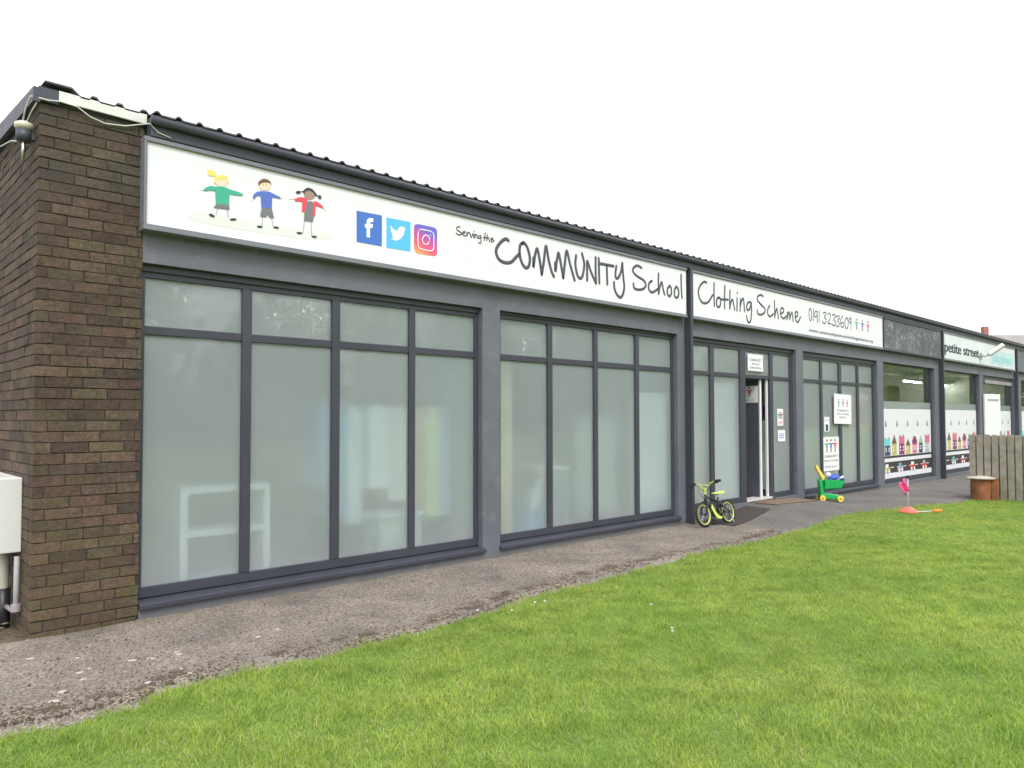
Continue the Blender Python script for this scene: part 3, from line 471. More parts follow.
# corrugated roof sheets
def roof():
    mb=MB(); v=[];x=1.865; prof=[]
    while x<48:
        prof+=[(x,0),(x+.02,.021),(x+.04,.021),(x+.06,0)] ; x+=.158
    sl=.045
    rowsY=[(-.17,3.838),(9.5,3.838+9.6*sl)]
    n=len(prof)
    for (y,z) in rowsY:
        for (px,h) in prof: mb.v.append((px,y,z+h))
    for (y,z) in rowsY:
        for (px,h) in prof: mb.v.append((px,y,z+h-.012))
    for i in range(n-1):
        mb.f.append((i,i+1,n+i+1,n+i)); mb.f.append((2*n+i,3*n+i,3*n+i+1,2*n+i+1)); mb.f.append((i,2*n+i,2*n+i+1,i+1))
    mb.m=[0]*len(mb.f); mb.c=[None]*len(mb.f); r=mb.build('roof',ROOFM,B)
    # lower sheet over the brick end
    m2=MB(); prof=[];x=1.42
    x=1.47
    while x<1.9: prof+=[(x,0),(x+.02,.028),(x+.05,.028),(x+.075,0)]; x+=.17
    prof=[(1.195,.05),(1.36,.05),(1.42,.0)]+prof; n=len(prof)
    rowsY=[(-.03,3.868),(9.5,3.868+9.5*sl)]
    for dz in (0,-.012):
        for (y,z) in rowsY:
            for (px,h) in prof: m2.v.append((min(px,1.95),y,z+h+dz))
    for i in range(n-1):
        m2.f+= [(i,i+1,n+i+1,n+i),(2*n+i,3*n+i,3*n+i+1,2*n+i+1),(i,2*n+i,2*n+i+1,i+1)]
    m2.m=[0]*len(m2.f); m2.c=[None]*len(m2.f); m2.build('roof_flashing',ROOFM,B)
    # barge board up the side and end board on the front
    m3=MB()
    m3.add([(x,y,z) for x in (1.125,1.166) for (y,z) in ((-.03,3.755),(-.03,3.856),(9.4,3.856+9.4*.07),(9.4,3.755+9.4*.045))],[(0,1,2,3),(7,6,5,4),(0,4,5,1),(1,5,6,2),(2,6,7,3),(3,7,4,0)])
    m3.build('barge_board',FASC,B)
    m3=MB(); m3.box(1.1665,1.2795,-.028,-.006,3.768,3.862); m3.build('end_board',FASC,B)
    m3=MB(); m3.box(1.167,1.87,.01,.06,3.775,3.885); m3.build('eaves_board',FASC,B)
    m3=MB(); m3.add([(1.28,-.03,3.795),(1.28,-.03,3.868),(1.866,-.03,3.862),(1.866,-.03,3.79),(1.28,-.008,3.795),(1.28,-.008,3.868),(1.866,-.008,3.862),(1.866,-.008,3.79)],[(0,1,2,3),(7,6,5,4),(0,4,5,1),(1,5,6,2),(2,6,7,3),(3,7,4,0)]); m3.build('white_board',WHITE,B)
    # solid deck under the sheets keeps the rooms dark
    m4=MB(); m4.add([(1.2,.05,3.71),(48,.05,3.71),(48,9.4,3.71),(1.2,9.4,3.71),(1.2,.05,3.80),(48,.05,3.80),(48,9.4,4.2),(1.2,9.4,4.2)],[(3,2,1,0),(4,5,6,7),(0,1,5,4),(1,2,6,5),(2,3,7,6),(3,0,4,7)]); m4.build('roof_deck',FASC,B)
roof()
# rooms
MB().box(1.41,48,.26,9.3,.05,.15).build('floor',FLOORI,B); MB().box(1.41,48,.26,9.3,2.85,2.9).build('ceiling',CEIL,B)
MB().box(1.41,48.2,4.5,4.6,.15,2.85).build('back_wall',WALLW,B)
for x in (5.42,9.15,16.45,27.6,38.9): MB().box(x,x+.1,.27,4.49,.15,2.85).build('partition_wall',WALLW,B)
MB().box(47.9,48.1,.3,9.3,-.1,3.7).build('end_wall',PAINT,B); MB().box(1.41,47.9,9.31,9.4,-.1,4.1).build('rear_wall',PAINT,B)
# ------------------------------------------------------------------ signs
def smooth_pts(p,step=.012):
    P=[Vector((p[i],p[i+1])) for i in range(0,len(p),2)]
    if len(P)<3: return P
    out=[]; Q=[P[0]*2-P[1]]+P+[P[-1]*2-P[-2]]
    for i in range(1,len(Q)-2):
        a,b,c,d=Q[i-1:i+3]; n=max(2,int((c-b).length/step))
        for k in range(n):
            t=k/n; out.append(.5*((2*b)+(c-a)*t+(2*a-5*b+4*c-d)*t*t+(3*b-a-3*c+d)*t**3))
    out.append(P[-1]); return out
def stroke(mb,p,w,y,m=0):
    P=smooth_pts(p)
    if (P[0]-P[-1]).length<1e-4: P=P+[P[1]]
    t0=(P[1]-P[0]).normalized(); t1=(P[-1]-P[-2]).normalized()
    ex=[(P[0]-t0*w*.45,.25),(P[0]-t0*w*.3,.72),(P[0],1)]+[(q,1) for q in P[1:-1]]+[(P[-1],1),(P[-1]+t1*w*.3,.72),(P[-1]+t1*w*.45,.25)]
    vs=[];n=6
    for i,(q,r) in enumerate(ex):
        t=(ex[min(i+1,len(ex)-1)][0]-ex[max(i-1,0)][0]).normalized(); nn=Vector((-t.y,t.x))
        for k in range(n):
            a=k*2*math.pi/n; o=nn*math.cos(a)*w/2*r; vs.append((q.x+o.x,y+math.sin(a)*.003,q.y+o.y))
    fs=[(i*n+k,i*n+(k+1)%n,(i+1)*n+(k+1)%n,(i+1)*n+k) for i in range(len(ex)-1) for k in range(n)]
    mb.add(vs,fs+[list(range(n-1,-1,-1)),list(range((len(ex)-1)*n,len(ex)*n))],m)
def lettering(name,w,y,parent,m=INK,nm='lettering'):
    mb=MB(); loc=parent.location
    for p in TEXT[name]: stroke(mb,p,w,y)
    for i,v in enumerate(mb.v): mb.v[i]=(v[0]-loc.x,v[1]-loc.y,v[2]-loc.z)
    o=mb.build(nm,m,parent); return o
def art(names,y,parent,nm):
    mb=MB(); cols=[]; loc=parent.location
    for nme in names:
        for layer,col,p in ART[nme]:
            if col not in cols: cols.append(col)
            pts=[(p[i]-loc.x,p[i+1]-loc.z) for i in range(0,len(p),2)]
            mb.prism(pts,y-.0012*(layer+1)-loc.y,y+.0005-loc.y,cols.index(col))
    return mb.build(nm,[COL[c] for c in cols],parent)
def textobj(txt,x,z,h,y,mat_,parent,nm='lettering',width=None,bold=0,align='LEFT'):
    cu=bpy.data.curves.new('t','FONT'); cu.body=txt; cu.size=h; cu.extrude=.0012; cu.offset=bold; cu.align_x=align
    ob=bpy.data.objects.new('t',cu); C.objects.link(ob); dg=bpy.context.evaluated_depsgraph_get(); me=bpy.data.meshes.new_from_object(ob.evaluated_get(dg)); bpy.data.objects.remove(ob)
    co=np.empty(len(me.vertices)*3); me.vertices.foreach_get('co',co); co=co.reshape(-1,3)
    sx=1 if not width else width/(co[:,0].max()-co[:,0].min())
    loc=parent.location; new=np.stack([co[:,0]*sx+x-loc.x,-co[:,2]+y-loc.y,co[:,1]+z-loc.z],1); me.vertices.foreach_set('co',new.ravel()); me.update()
    me.materials.clear(); me.materials.append(mat_); me.name=nm
    o=bpy.data.objects.new(nm,me); C.objects.link(o); o.parent=parent; return o
def signboard(name,x0,x1,label,base=SIGNW,frame=SIGNF,z0=3.015,z1=3.642):
    s=empty(name,(x0,0,z0),0,label,'sign'); W=x1-x0; H=z1-z0
    MB().box(0,W,-.0795,-.0005,0,H).build('board',base,s)
    f=MB(); f.box(-.022,W+.0,-.1,-.001,H+.0005,H+.035); f.box(-.022,W+.0,-.1,-.001,-.045,-.0005); f.box(-.022,-.0005,-.0995,-.001,0,H)
    f.build('frame',frame,s,bevel=.004); return s
S1=signboard('shop_sign',1.853,9.085,'long white sign with three drawn children and COMMUNITY School lettering above two big windows')
art(['ground_wash'],-.0795,S1,'ground_print')
art(['girl_green'],-.0815,S1,'child_drawing'); art(['boy_blue'],-.0815,S1,'child_drawing'); art(['girl_red'],-.0815,S1,'child_drawing')
art(['logo_f'],-.0797,S1,'logo'); art(['logo_bird'],-.0797,S1,'logo'); lg=art(['logo_camera'],-.0797,S1,'logo'); lettering('camera_ring',.012,-.0835,S1,COL['white'],'logo_outline').parent=lg
lettering('serving',.0145,-.081,S1); lettering('community',.041,-.081,S1); lettering('school',.037,-.081,S1)
S2=signboard('shop_sign',9.245,16.44,'white sign with Clothing Scheme lettering and phone number, right of the first long sign')
lettering('clothing',.037,-.081,S2); lettering('scheme',.036,-.081,S2); lettering('phone',.025,-.081,S2)
textobj('www.communityschoolclothingscheme.org',12.97,3.082,.085,-.081,INK,S2,width=2.94,bold=.001)
def kid(mb,x,z,h,y,c,mi):
    """tiny printed figure: head, body with outstretched arms, legs"""
    k=h
    mb.lathe([(.13*k,-.001),(.13*k,0)],(x,y,z+k*.86),10,mi['skin'],'y')
    mb.prism([(x-.14*k,z+k*.87),(x+.14*k,z+k*.87),(x+.1*k,z+k),(x-.1*k,z+k)],y-.002,y,mi['hair'])
    mb.prism([(x-.13*k,z+.34*k),(x+.13*k,z+.34*k),(x+.13*k,z+.6*k),(x+.4*k,z+.62*k),(x+.4*k,z+.7*k),(x-.4*k,z+.7*k),(x-.4*k,z+.62*k),(x-.13*k,z+.6*k)],y-.002,y,mi[c])
    mb.box(x-.11*k,x-.04*k,y-.002,y,z,z+.338*k,mi['legs']); mb.box(x+.04*k,x+.11*k,y-.002,y,z,z+.338*k,mi['legs'])
def kids(x,z,h,y,parent,dx):
    loc=parent.location; names=['skin','hair','green','blue','red','legs']; ms=[COL['skin'],COL['brown'],COL['green'],COL['blue'],COL['red'],COL['grey']]
    for i,c in enumerate(('green','blue','red')):
        mb=MB(); kid(mb,x+i*dx-loc.x,z-loc.z,h,y-loc.y,c,{n:k for k,n in enumerate(names)}); mb.build('child_drawing',ms,parent)
kids(15.09,3.285,.215,-.081,S2,.285)
# empty scraped panel
def scr():
    m,t,b=nt('scraped_panel'); co=obco(t)
    c=ramp(t,noise(t,2.2,9,co,.75),[(.35,(.08,.08,.095)),(.7,(.14,.145,.16))]); g=ramp(t,noise(t,11,10,co,.85),[(.5,(0,0,0)),(.58,(1,1,1))]); g2=ramp(t,noise(t,1.9,4,co),[(.42,(.1,.1,.1)),(.6,(1,1,1))]); c=mix(t,math_(t,'MULTIPLY',math_(t,'MULTIPLY',g,g2),.9),c,(.42,.42,.42)); t.links.new(c,b.inputs['Base Color']); b.inputs['Roughness'].default_value=.8; bump(t,b,noise(t,30,8,co),.6,.01); return m
S3=signboard('blank_sign_panel',16.49,20.2,'dark scraped sign panel with its lettering removed, between two white signs',scr(),FRAME)
S4=signboard('shop_sign',20.41,27.24,'pale sign reading petite street in dark letters at the far end of the building',mat('sign_pale',(.68,.73,.74),.35,.06,1))
textobj('petite street',20.33+.12,3.185,.36,-.081,mat('ink_bold',(.03,.04,.05),.5),S4,width=2.9,bold=.004)
textobj('petite street',20.33+.15,3.185,.36,-.0818,bpy.data.materials['ink_bold'],S4,width=2.9,bold=.004)
MB().box(24.45-20.41,27.15-20.41,-.0808,-.0796,.06,.46).build('teal_panel',mat('pale_teal',(.50,.66,.68),.4,.1,2),S4)
textobj('playtown',24.72,3.16,.36,-.0825,COL['pteal'],S4,width=2.1,bold=.008)
signboard('blank_sign_panel',27.56,38.85,'plain grey sign panel beyond the pale sign, at the right edge',PAINT,FRAME)
# floodlight on an arm in front of the pale sign
fl=empty('sign_floodlight',(23.5,-.1,3.3),0,'white box floodlight on a grey arm in front of the pale sign','light fitting')
MB().tube([(0,0,-.06),(0,-.12,-.08),(.05,-.28,.0)],.018).build('arm',GREYP,fl); MB().box(-.06,.06,-.02,.0,-.16,.02).build('wall_plate',GREYP,fl)
mb=MB(); mb.tube([(.0,-.2,-.04),(.2,-.50,.22)],.075,4); mb.build('lamp_body',WHITE,fl,bevel=.01)
# ------------------------------------------------------------------ posters
def poster(x0,x1,z0,z1,label,y=.06,lines=(),kid_row=None,col=None,rot=0,cat='poster',name='poster',th=.004):
    p=empty(name,((x0+x1)/2,y,z0),0,label,cat); w=x1-x0; h=z1-z0
    MB().box(-w/2,w/2,-th,0,0,h).build('sheet',COL['white'] if not col else col,p)
    for (txt,fz,fh,fw,c) in lines:
        if not txt:
            q=MB()
            for k in range(3):
                xa=-w*fw/2
                while xa<w*fw/2-.01:
                    l=random.uniform(.012,.03); q.box(xa,min(xa+l,w*fw/2),-th-.0015,-th-.0002,h*fz+h*fh*k/3,h*fz+h*fh*(k/3+.14)); xa+=l+.007
            q.build('printed_lines',COL[c],p); continue
        textobj(txt,(x0+x1)/2-w*fw/2,z0+h*fz,h*fh,y-th-.001,COL[c],p,width=w*fw,bold=.002)
    if kid_row: kids((x0+x1)/2-w*.25,z0+h*kid_row[0],h*kid_row[1],y-th-.001,p,w*.25)
    p.rotation_euler=(0,rot,0); return p
poster(11.06,11.56,2.31,2.585,'white card reading COMMUNITY School Clothing in the small pane above the entrance door',.066,[('COMMUNITY',.6,.2,.8,'mgrey'),('School',.38,.17,.5,'mgrey'),('Clothing Scheme',.16,.17,.8,'mgrey')])
poster(12.08,12.29,1.41,1.70,'narrow white notice with red drawings on the glass right of the entrance, upper one',.086,[('',.1,.2,.7,'redv')],(.4,.42))
poster(12.09,12.35,1.14,1.335,'small white notice with blue writing on the glass right of the entrance, lower one',.086,[('',.3,.5,.7,'fblue')])
poster(14.29,15.08,1.425,2.0,'large white poster fixed across the mullion, the topmost of its bay',.058,[('COMMUNITY',.42,.09,.72,'mgrey'),('School Clothing',.31,.08,.7,'mgrey'),('Scheme',.2,.08,.4,'mgrey')],(.58,.25),rot=.02,th=.01)
poster(13.92,14.14,1.28,1.56,'narrow white leaflet with a dark picture left of the large poster',.086,[('',.72,.16,.7,'mgrey')])
mb=MB(); mb.box(13.98,14.08,.078,.081,1.3,1.42); o=mb.build('printed_picture',COL['navy']); 
pl=[q for q in C.objects if q.get('label','').startswith('narrow white leaflet')][0]; o.parent=pl; o.location=(-pl.location.x,-pl.location.y,-pl.location.z)
poster(13.835,14.56,.54,1.18,'tall white poster with three drawn children low on the glass behind the toy trolley',.086,[('COMMUNITY',.4,.1,.85,'lgreen'),('School Clothing',.28,.08,.85,'mgrey'),('Scheme',.1,.09,.75,'mgrey')],(.55,.38))
pd=poster(0,.30,1.80,2.08,'white sheet with a drawn red figure taped to the open grey door',0,[('',.08,.2,.6,'mgrey')])
q=MB(); kid(q,0,.10,.16,-.0045,'red',{n:k for k,n in enumerate(['skin','hair','red','legs'])}); q.build('child_drawing',[COL['skin'],COL['brown'],COL['red'],COL['grey']],pd)
pd.location=(11.543,.30,1.80); pd.rotation_euler=(0,0,-math.pi/2)
# ------------------------------------------------------------------ things inside
def rack(x0,x1,y0,y1,z1,label):
    r=empty('shelf_unit',(x0,y0,.15),0,label,'shelf'); w=x1-x0; d=y1-y0; h=z1-.15
    for a in (0,w-.06): MB().box(a,a+.06,0,d,0,h).build('side_panel',WHITE,r)
    for z in (h-.05,h*.52,.04): MB().box(.061,w-.061,0,d,z,z+.05).build('shelf',WHITE,r)
rack(2.22,2.98,.17,.5,.99,'white open shelf unit seen blurred behind the first frosted window')
cr=empty('clothes_rail',(3.5,.66,.15),0,'clothes rail full of hanging garments behind the first frosted window','clothes rail')
MB().tube([(0,0,0),(0,0,1.55),(1.8,0,1.55),(1.8,0,0)],.015).build('rail_frame',METAL,cr)
for i,(x,w,z0,c) in enumerate([(3.62,.16,.9,(.2,.35,.6)),(3.8,.2,.6,(.22,.4,.65)),(4.0,.2,.5,(.7,.85,.75)),(4.22,.25,.85,(.8,.85,.83)),(4.5,.25,.7,(.85,.8,.75)),(4.72,.15,.45,(.8,.45,.4)),(4.9,.2,.5,(.65,.75,.35)),(5.1,.18,.5,(.4,.5,.75))]):
    g=empty('garment',(x,.50+.07*(i%3),z0),0,['pale blue top','mid blue long coat','pale green dress','white shirt','cream shirt','coral red dress','yellow green tunic','soft blue dress'][i]+' hanging blurred on the rail behind the frosted glass','garment','garments on the rail')
    H=1.68-z0; mb=MB(); y=0
    mb.prism([(-w*.5,0),(w*.5,0),(w*.42,H*.6),(w*.5,H*.86),(w*.12,H),(-w*.12,H),(-w*.5,H*.86),(-w*.42,H*.6)],-.16,.12)
    mb.build('cloth',mat('cloth',c,.9,.1,5),g); MB().tube([(0,-.02,H),(0,-.02,H+.05)],.006).build('hanger',METAL,g)
bx_=empty('display_box',(4.1,.16,.15),0,'low white box on the floor behind the third pane of the first window','box')
MB().box(.0,.5,0,.3,.0,.42).build('body',mat('box_card',(.55,.6,.5),.7),bx_); MB().box(-.02,.52,-.02,.32,.421,.46).build('lid',WHITE,bx_)
cu=MB(); n=18
for i in range(n):
    pass
pts=[(5.68+.02*i,.22+.025*math.sin(i*1.5)) for i in range(14)]
cu.add([(x,y,.2) for x,y in pts]+[(x,y,2.2) for x,y in pts],[(i,i+1,14+i+1,14+i) for i in range(13)]); tag(cu.build('curtain',mat('yellow_cloth',(.72,.62,.38),.8)),'pale yellow curtain hanging at the left of the second frosted window','curtain')
def drape(x0,x1,y,z0,z1,m,label):
    k=max(8,int((x1-x0)/.03)); pts=[(x0+(x1-x0)*i/k,y+.025*math.sin(i*1.4)+.01*math.sin(i*.5)) for i in range(k+1)]; q=MB(); n=k+1
    q.add([(a,b,z0) for a,b in pts]+[(a,b,z1) for a,b in pts],[(i,i+1,n+i+1,n+i) for i in range(k)]); tag(q.build('curtain',m,smooth=True),label,'curtain')
PALEC=mat('pale_cloth',(.78,.80,.76),.9,.04); BEIGE=mat('beige_cloth',(.58,.54,.45),.9,.08); GREENC=mat('grey_green_cloth',(.42,.52,.47),.9,.08)
drape(8.15,8.95,.2,.25,1.9,PALEC,'pale curtain behind the rightmost pane of the second frosted window')
drape(7.25,8.05,.42,.3,1.55,GREENC,'grey green cloth behind the third pane of the second frosted window')
drape(9.4,10.0,.2,.3,2.0,BEIGE,'beige curtain behind the narrow pane beside the tall grey post')
drape(10.05,10.85,.19,.25,2.1,PALEC,'white curtain behind the pane just left of the open entrance')
drape(11.95,12.5,.4,.3,1.5,GREENC,'grey green cloth behind the glass just right of the entrance')
drape(13.0,14.6,.45,.25,1.3,GREENC,'grey green cloth low behind the glass by the toy trolley')
drape(14.75,16.3,.4,.25,1.15,BEIGE,'beige cloth low behind the two right panes of the postered bay')
for (x,z,w_,h_,lab,c_) in [(6.5,.15,.55,.75,'grey storage crate behind the second pane of the second frosted window',(.25,.3,.33)),(5.45-2.2,.15,.01,.01,'',(1,1,1))]:
    if lab:
        q=empty('storage_crate',(x,.35,z),0,lab,'crate'); MB().box(0,w_,0,.4,0,h_).build('crate_body',mat('crate_plastic',c_,.6),q); MB().box(-.02,w_+.02,-.02,.42,h_+.001,h_+.05).build('lid',WHITE,q)
bag=empty('paper_bag',(6.1,.3,.15),0,'white and blue bag slumped behind the second frosted window','bag'); mb=MB(); mb.prism([(0,.0),(.5,0),(.42,.5),(.1,.35)],-.1,.15); mb.build('body',mat('bagblue',(.2,.4,.6),.7),bag); mb=MB(); mb.prism([(.1,.3),(.35,.42),(.45,.75),(.15,.5)],-.12,.0); mb.build('flap',WHITE,bag)
yb=empty('notice_board',(15.25,.19,1.23),0,'pale yellow notice board behind the frosted glass of the postered bay','board'); MB().box(0,1.1,0,.03,0,.8).build('board',mat('yellow_board',(.85,.60,.20),.7),yb); MB().box(.6,.85,-.02,-.001,.3,.6).build('pinned_sheet',COL['mgrey'],yb)
rl=empty('clothes_rack',(13.2,1.35,.15),0,'rack of dark red and blue school clothes inside the open entrance','clothes rack')
MB().tube([(0,0,0),(0,0,1.7),(1.3,0,1.7),(1.3,0,0)],.015).build('rail_frame',METAL,rl)
for i,c in enumerate([(.3,.03,.04),(.05,.06,.2),(.4,.05,.05),(.12,.03,.03),(.35,.3,.25),(.3,.02,.03)]): MB().box(.1+i*.2,.24+i*.2,-.2,.2,.5+.1*(i%3),1.66).build('garment',mat('school_cloth',c,.9),rl)
for (x,y) in [(17.6,2.2),(19.0,3.6),(22.9,1.7),(26.0,1.9)]:
    l=empty('ceiling_light',(x,y,2.68),.0,None,'ceiling light','strip lights inside the far shop')
    l['label']={17.6:'lit strip light nearest the glass inside the first clear window',19.0:'lit strip light deeper inside the first clear window',22.9:'lit strip light inside the second clear window',26.0:'lit strip light inside the window beside the white door'}[x]
    MB().box(0,1.5,-.05,.05,-.07,-.001).build('housing',WHITE,l); MB().tube([(.2,0,-.002),(.2,0,.169)],.006,6).tube([(1.3,0,-.002),(1.3,0,.169)],.006,6).build('hanging_rod',METAL,l); MB().tube([(.03,0,-.09),(1.47,0,-.09)],.018).build('tube',TUBE,l)
cb=empty('cabinet',(19.7,1.0,.15),0,'tall light brown cabinet inside the first clear window','cabinet')
MB().box(0,.8,0,.5,0,2.2).build('cabinet_body',mat('cabinet_wood',(.42,.33,.23),.6),cb); MB().box(.02,.39,-.02,-.001,.05,2.15).build('cabinet_door',mat('cabinet_door',(.46,.37,.27),.6),cb); MB().box(.41,.78,-.02,-.001,.05,2.15).build('cabinet_door',bpy.data.materials['cabinet_door'],cb)
gs=empty('display_shelf',(22.6,3.2,.15),0,'dark shelf stacked with green boxes deep inside the second clear window','shelf')
MB().box(0,2.4,0,.4,0,2.25).build('shelf_body',mat('shelf_dark',(.12,.12,.1),.7),gs)
for i in range(6): MB().box(.1+i*.38,.4+i*.38,-.2,-.001,1.75,2.0+.1*(i%3)).build('stacked_box',mat('green_box',[(.18,.3,.12),(.3,.35,.15),(.12,.22,.1)][i%3],.7),gs)
# ------------------------------------------------------------------ utilities on the brick end
mbx=empty('meter_box',(1.166,.29,.60),0,'white electricity meter box on the brick end wall','meter box')
MB().box(-.20,-.001,.0,.75,0,.53).build('box_body',WHITE,mbx,bevel=.008); MB().box(-.215,-.2005,.03,.72,.03,.50).build('box_door',WHITE,mbx,bevel=.004)
pp=empty('waste_pipe',(1.18,.52,.0),0,'cream pipe running down into a black pipe below the meter box','pipe')
MB().tube([(-.08,0,.15),(-.08,0,.575)],.035,12).build('upper_pipe',CREAM,pp,smooth=True); MB().tube([(-.08,0,-.05),(-.08,0,.32)],.046,12).build('lower_pipe',BLACK,pp,smooth=True); 
pp=empty('conduit_pipe',(1.135,.27,.0),0,'thin grey conduit with an elbow below the meter box','pipe')
MB().tube([(0,0,.575),(0,0,.24),(-.01,.03,.19),(-.02,.23,.19)],.018,10).build('conduit',GREYP,pp,smooth=True); MB().lathe([(.032,0),(.032,.05)],(0,0,.19),12).build('elbow_collar',GREYP,pp)
wl=empty('wall_light',(1.16,.12,3.43),0,'old wall light with white cap and hanging tubes high on the brick corner','light')
MB().lathe([(.045,0),(.06,.02),(.058,.045),(.03,.06),(0,.062)],(-.06,0,.15)).build('cap',CREAM,wl,smooth=True); MB().lathe([(.045,.07),(.05,.149)],(-.06,0,.0)).build('collar',FASC,wl,smooth=True)
for dy in (-.022,.028): MB().tube([(-.06+dy*.3,dy,.06),(-.062,dy*.4+.006,-.07)],[.013,.008],8).build('tube',METAL,wl,smooth=True)
MB().box(-.03,.007,-.02,.02,.09,.13).build('bracket',FASC,wl)
cab=MB()
cab.tube([(1.09,.12,3.63),(1.10,.08,3.72),(1.115,.0,3.79),(1.135,-.02,3.785),(1.211,-.04,3.776),(1.291,-.04,3.79),(1.392,-.035,3.785),(1.483,-.02,3.740),(1.582,-.018,3.719),(1.718,-.02,3.738),(1.85,-.03,3.785),(1.865,-.108,3.77),(1.92,-.112,3.717),(2.015,-.112,3.698)],.0055,6)
cab.tube([(1.11,.10,3.63),(1.13,.04,3.70),(1.145,-.012,3.74),(1.15,-.014,3.76)],.005,6)
cab.tube([(1.08,.15,3.62),(1.10,.3,3.55),(1.14,.8,3.70),(1.14,1.6,3.83),(1.14,3,3.9)],.0055,6)
tag(cab.build('cable',CABLE,smooth=True),'loose white cable looping from the wall light across the top of the brick','cable')
mb=MB(); mb.add([(-12,.001,.032),(1.2,.001,.032),(1.2,9,.032),(-12,9,.032)],[(0,1,2,3)]); tag(mb.build('soil_strip',mat('bare_soil',(.11,.085,.055),.95,.4,12,.8,60)),kind='structure')
# leaf litter and weeds by the brick end
mb=MB()
LIT=[mat('dry_leaf',(.42,.27,.09),.7,.3,30),mat('dead_leaf',(.2,.15,.1),.8,.3,30),COL['lgreen']]
for _ in range(240):
    x=random.uniform(.3,1.14); y=random.uniform(.02,1.3); s=random.uniform(.012,.035); a=random.uniform(0,6.3); z=.04+random.uniform(0,.03)
    c_,s_=math.cos(a),math.sin(a); k=random.uniform(-.5,.5)
    P=[(-s,0,0),(0,-s*.4,s*k),(s,0,s*.2),(0,s*.4,s*.3)]
    mb.add([(x+p*c_-q*s_,y+p*s_+q*c_,z+r) for p,q,r in P],[(0,1,2,3)],random.choice([0,1,1,2]))
tag(mb.build('leaf_litter',LIT),'dry leaves and litter gathered at the foot of the brick corner','leaf litter',kind='stuff')
for i,(x,y) in enumerate([(.95,.5),(.7,.25),(1.05,.75)]):
    w=empty('weed',(x,y,.02),0,['leafy green weed nearest the brick corner','low weed at the left edge of the path','tall weed under the meter box'][i],'weed')
    mb=MB()
    for q in range(16):
        a=random.uniform(0,6.3); l=random.uniform(.05,.14); mb.add([(0,0,0),(l*.5*math.cos(a-.3),l*.5*math.sin(a-.3),l*.7),(l*math.cos(a),l*math.sin(a),l*.8),(l*.5*math.cos(a+.3),l*.5*math.sin(a+.3),l*.65)],[(0,1,2,3)])
    mb.build('leaves',COL['lgreen'],w); MB().tube([(0,0,0),(.005,0,.06)],.003,5).build('stem',COL['lgreen'],w)
# ------------------------------------------------------------------ mats
def slab(name,q,z,th,m,label,cat,n=24):
    """thin flexible sheet that follows the ground; q = four corners"""
    mb=MB(); Q=[Vector(p) for p in q]
    for k in (z,z+th):
        for i in range(n+1):
            for j in range(9):
                p=(Q[0]*(1-i/n)+Q[1]*(i/n))*(1-j/8)+(Q[3]*(1-i/n)+Q[2]*(i/n))*(j/8); mb.v.append((p.x,p.y,float(hgt(p.x,p.y))+k))
    o=(n+1)*9; I=lambda i,j,t=0:t*o+i*9+j
    for i in range(n):
        for j in range(8): mb.f+=[(I(i,j,1),I(i+1,j,1),I(i+1,j+1,1),I(i,j+1,1)),(I(i,j),I(i,j+1),I(i+1,j+1),I(i+1,j))]
        mb.f+=[(I(i,0),I(i+1,0),I(i+1,0,1),I(i,0,1)),(I(i,8),I(i,8,1),I(i+1,8,1),I(i+1,8))]
    for j in range(8): mb.f+=[(I(0,j),I(0,j,1),I(0,j+1,1),I(0,j+1)),(I(n,j),I(n,j+1),I(n,j+1,1),I(n,j,1))]
    mb.m=[0]*len(mb.f); mb.c=[None]*len(mb.f); return tag(mb.build(name,m),label,cat)
MATB=mat('dark_mat',(.048,.04,.036),.95,.5,60,.8,120,dirt=((.11,.09,.08),25)); COIR=mat('coir_mat',(.20,.135,.09),.95,.3,50,.8,150)
slab('rubber_mat',[(9.35,-.04),(10.75,-.04),(10.75,-.46),(9.35,-.66)],.004,.006,MATB,'dark worn mat on the path behind the small bicycle','mat')
slab('doormat',[(11.05,-.04),(12.45,-.04),(12.45,-.42),(11.05,-.42)],.004,.014,COIR,'brown coir doormat in front of the open entrance','doormat')
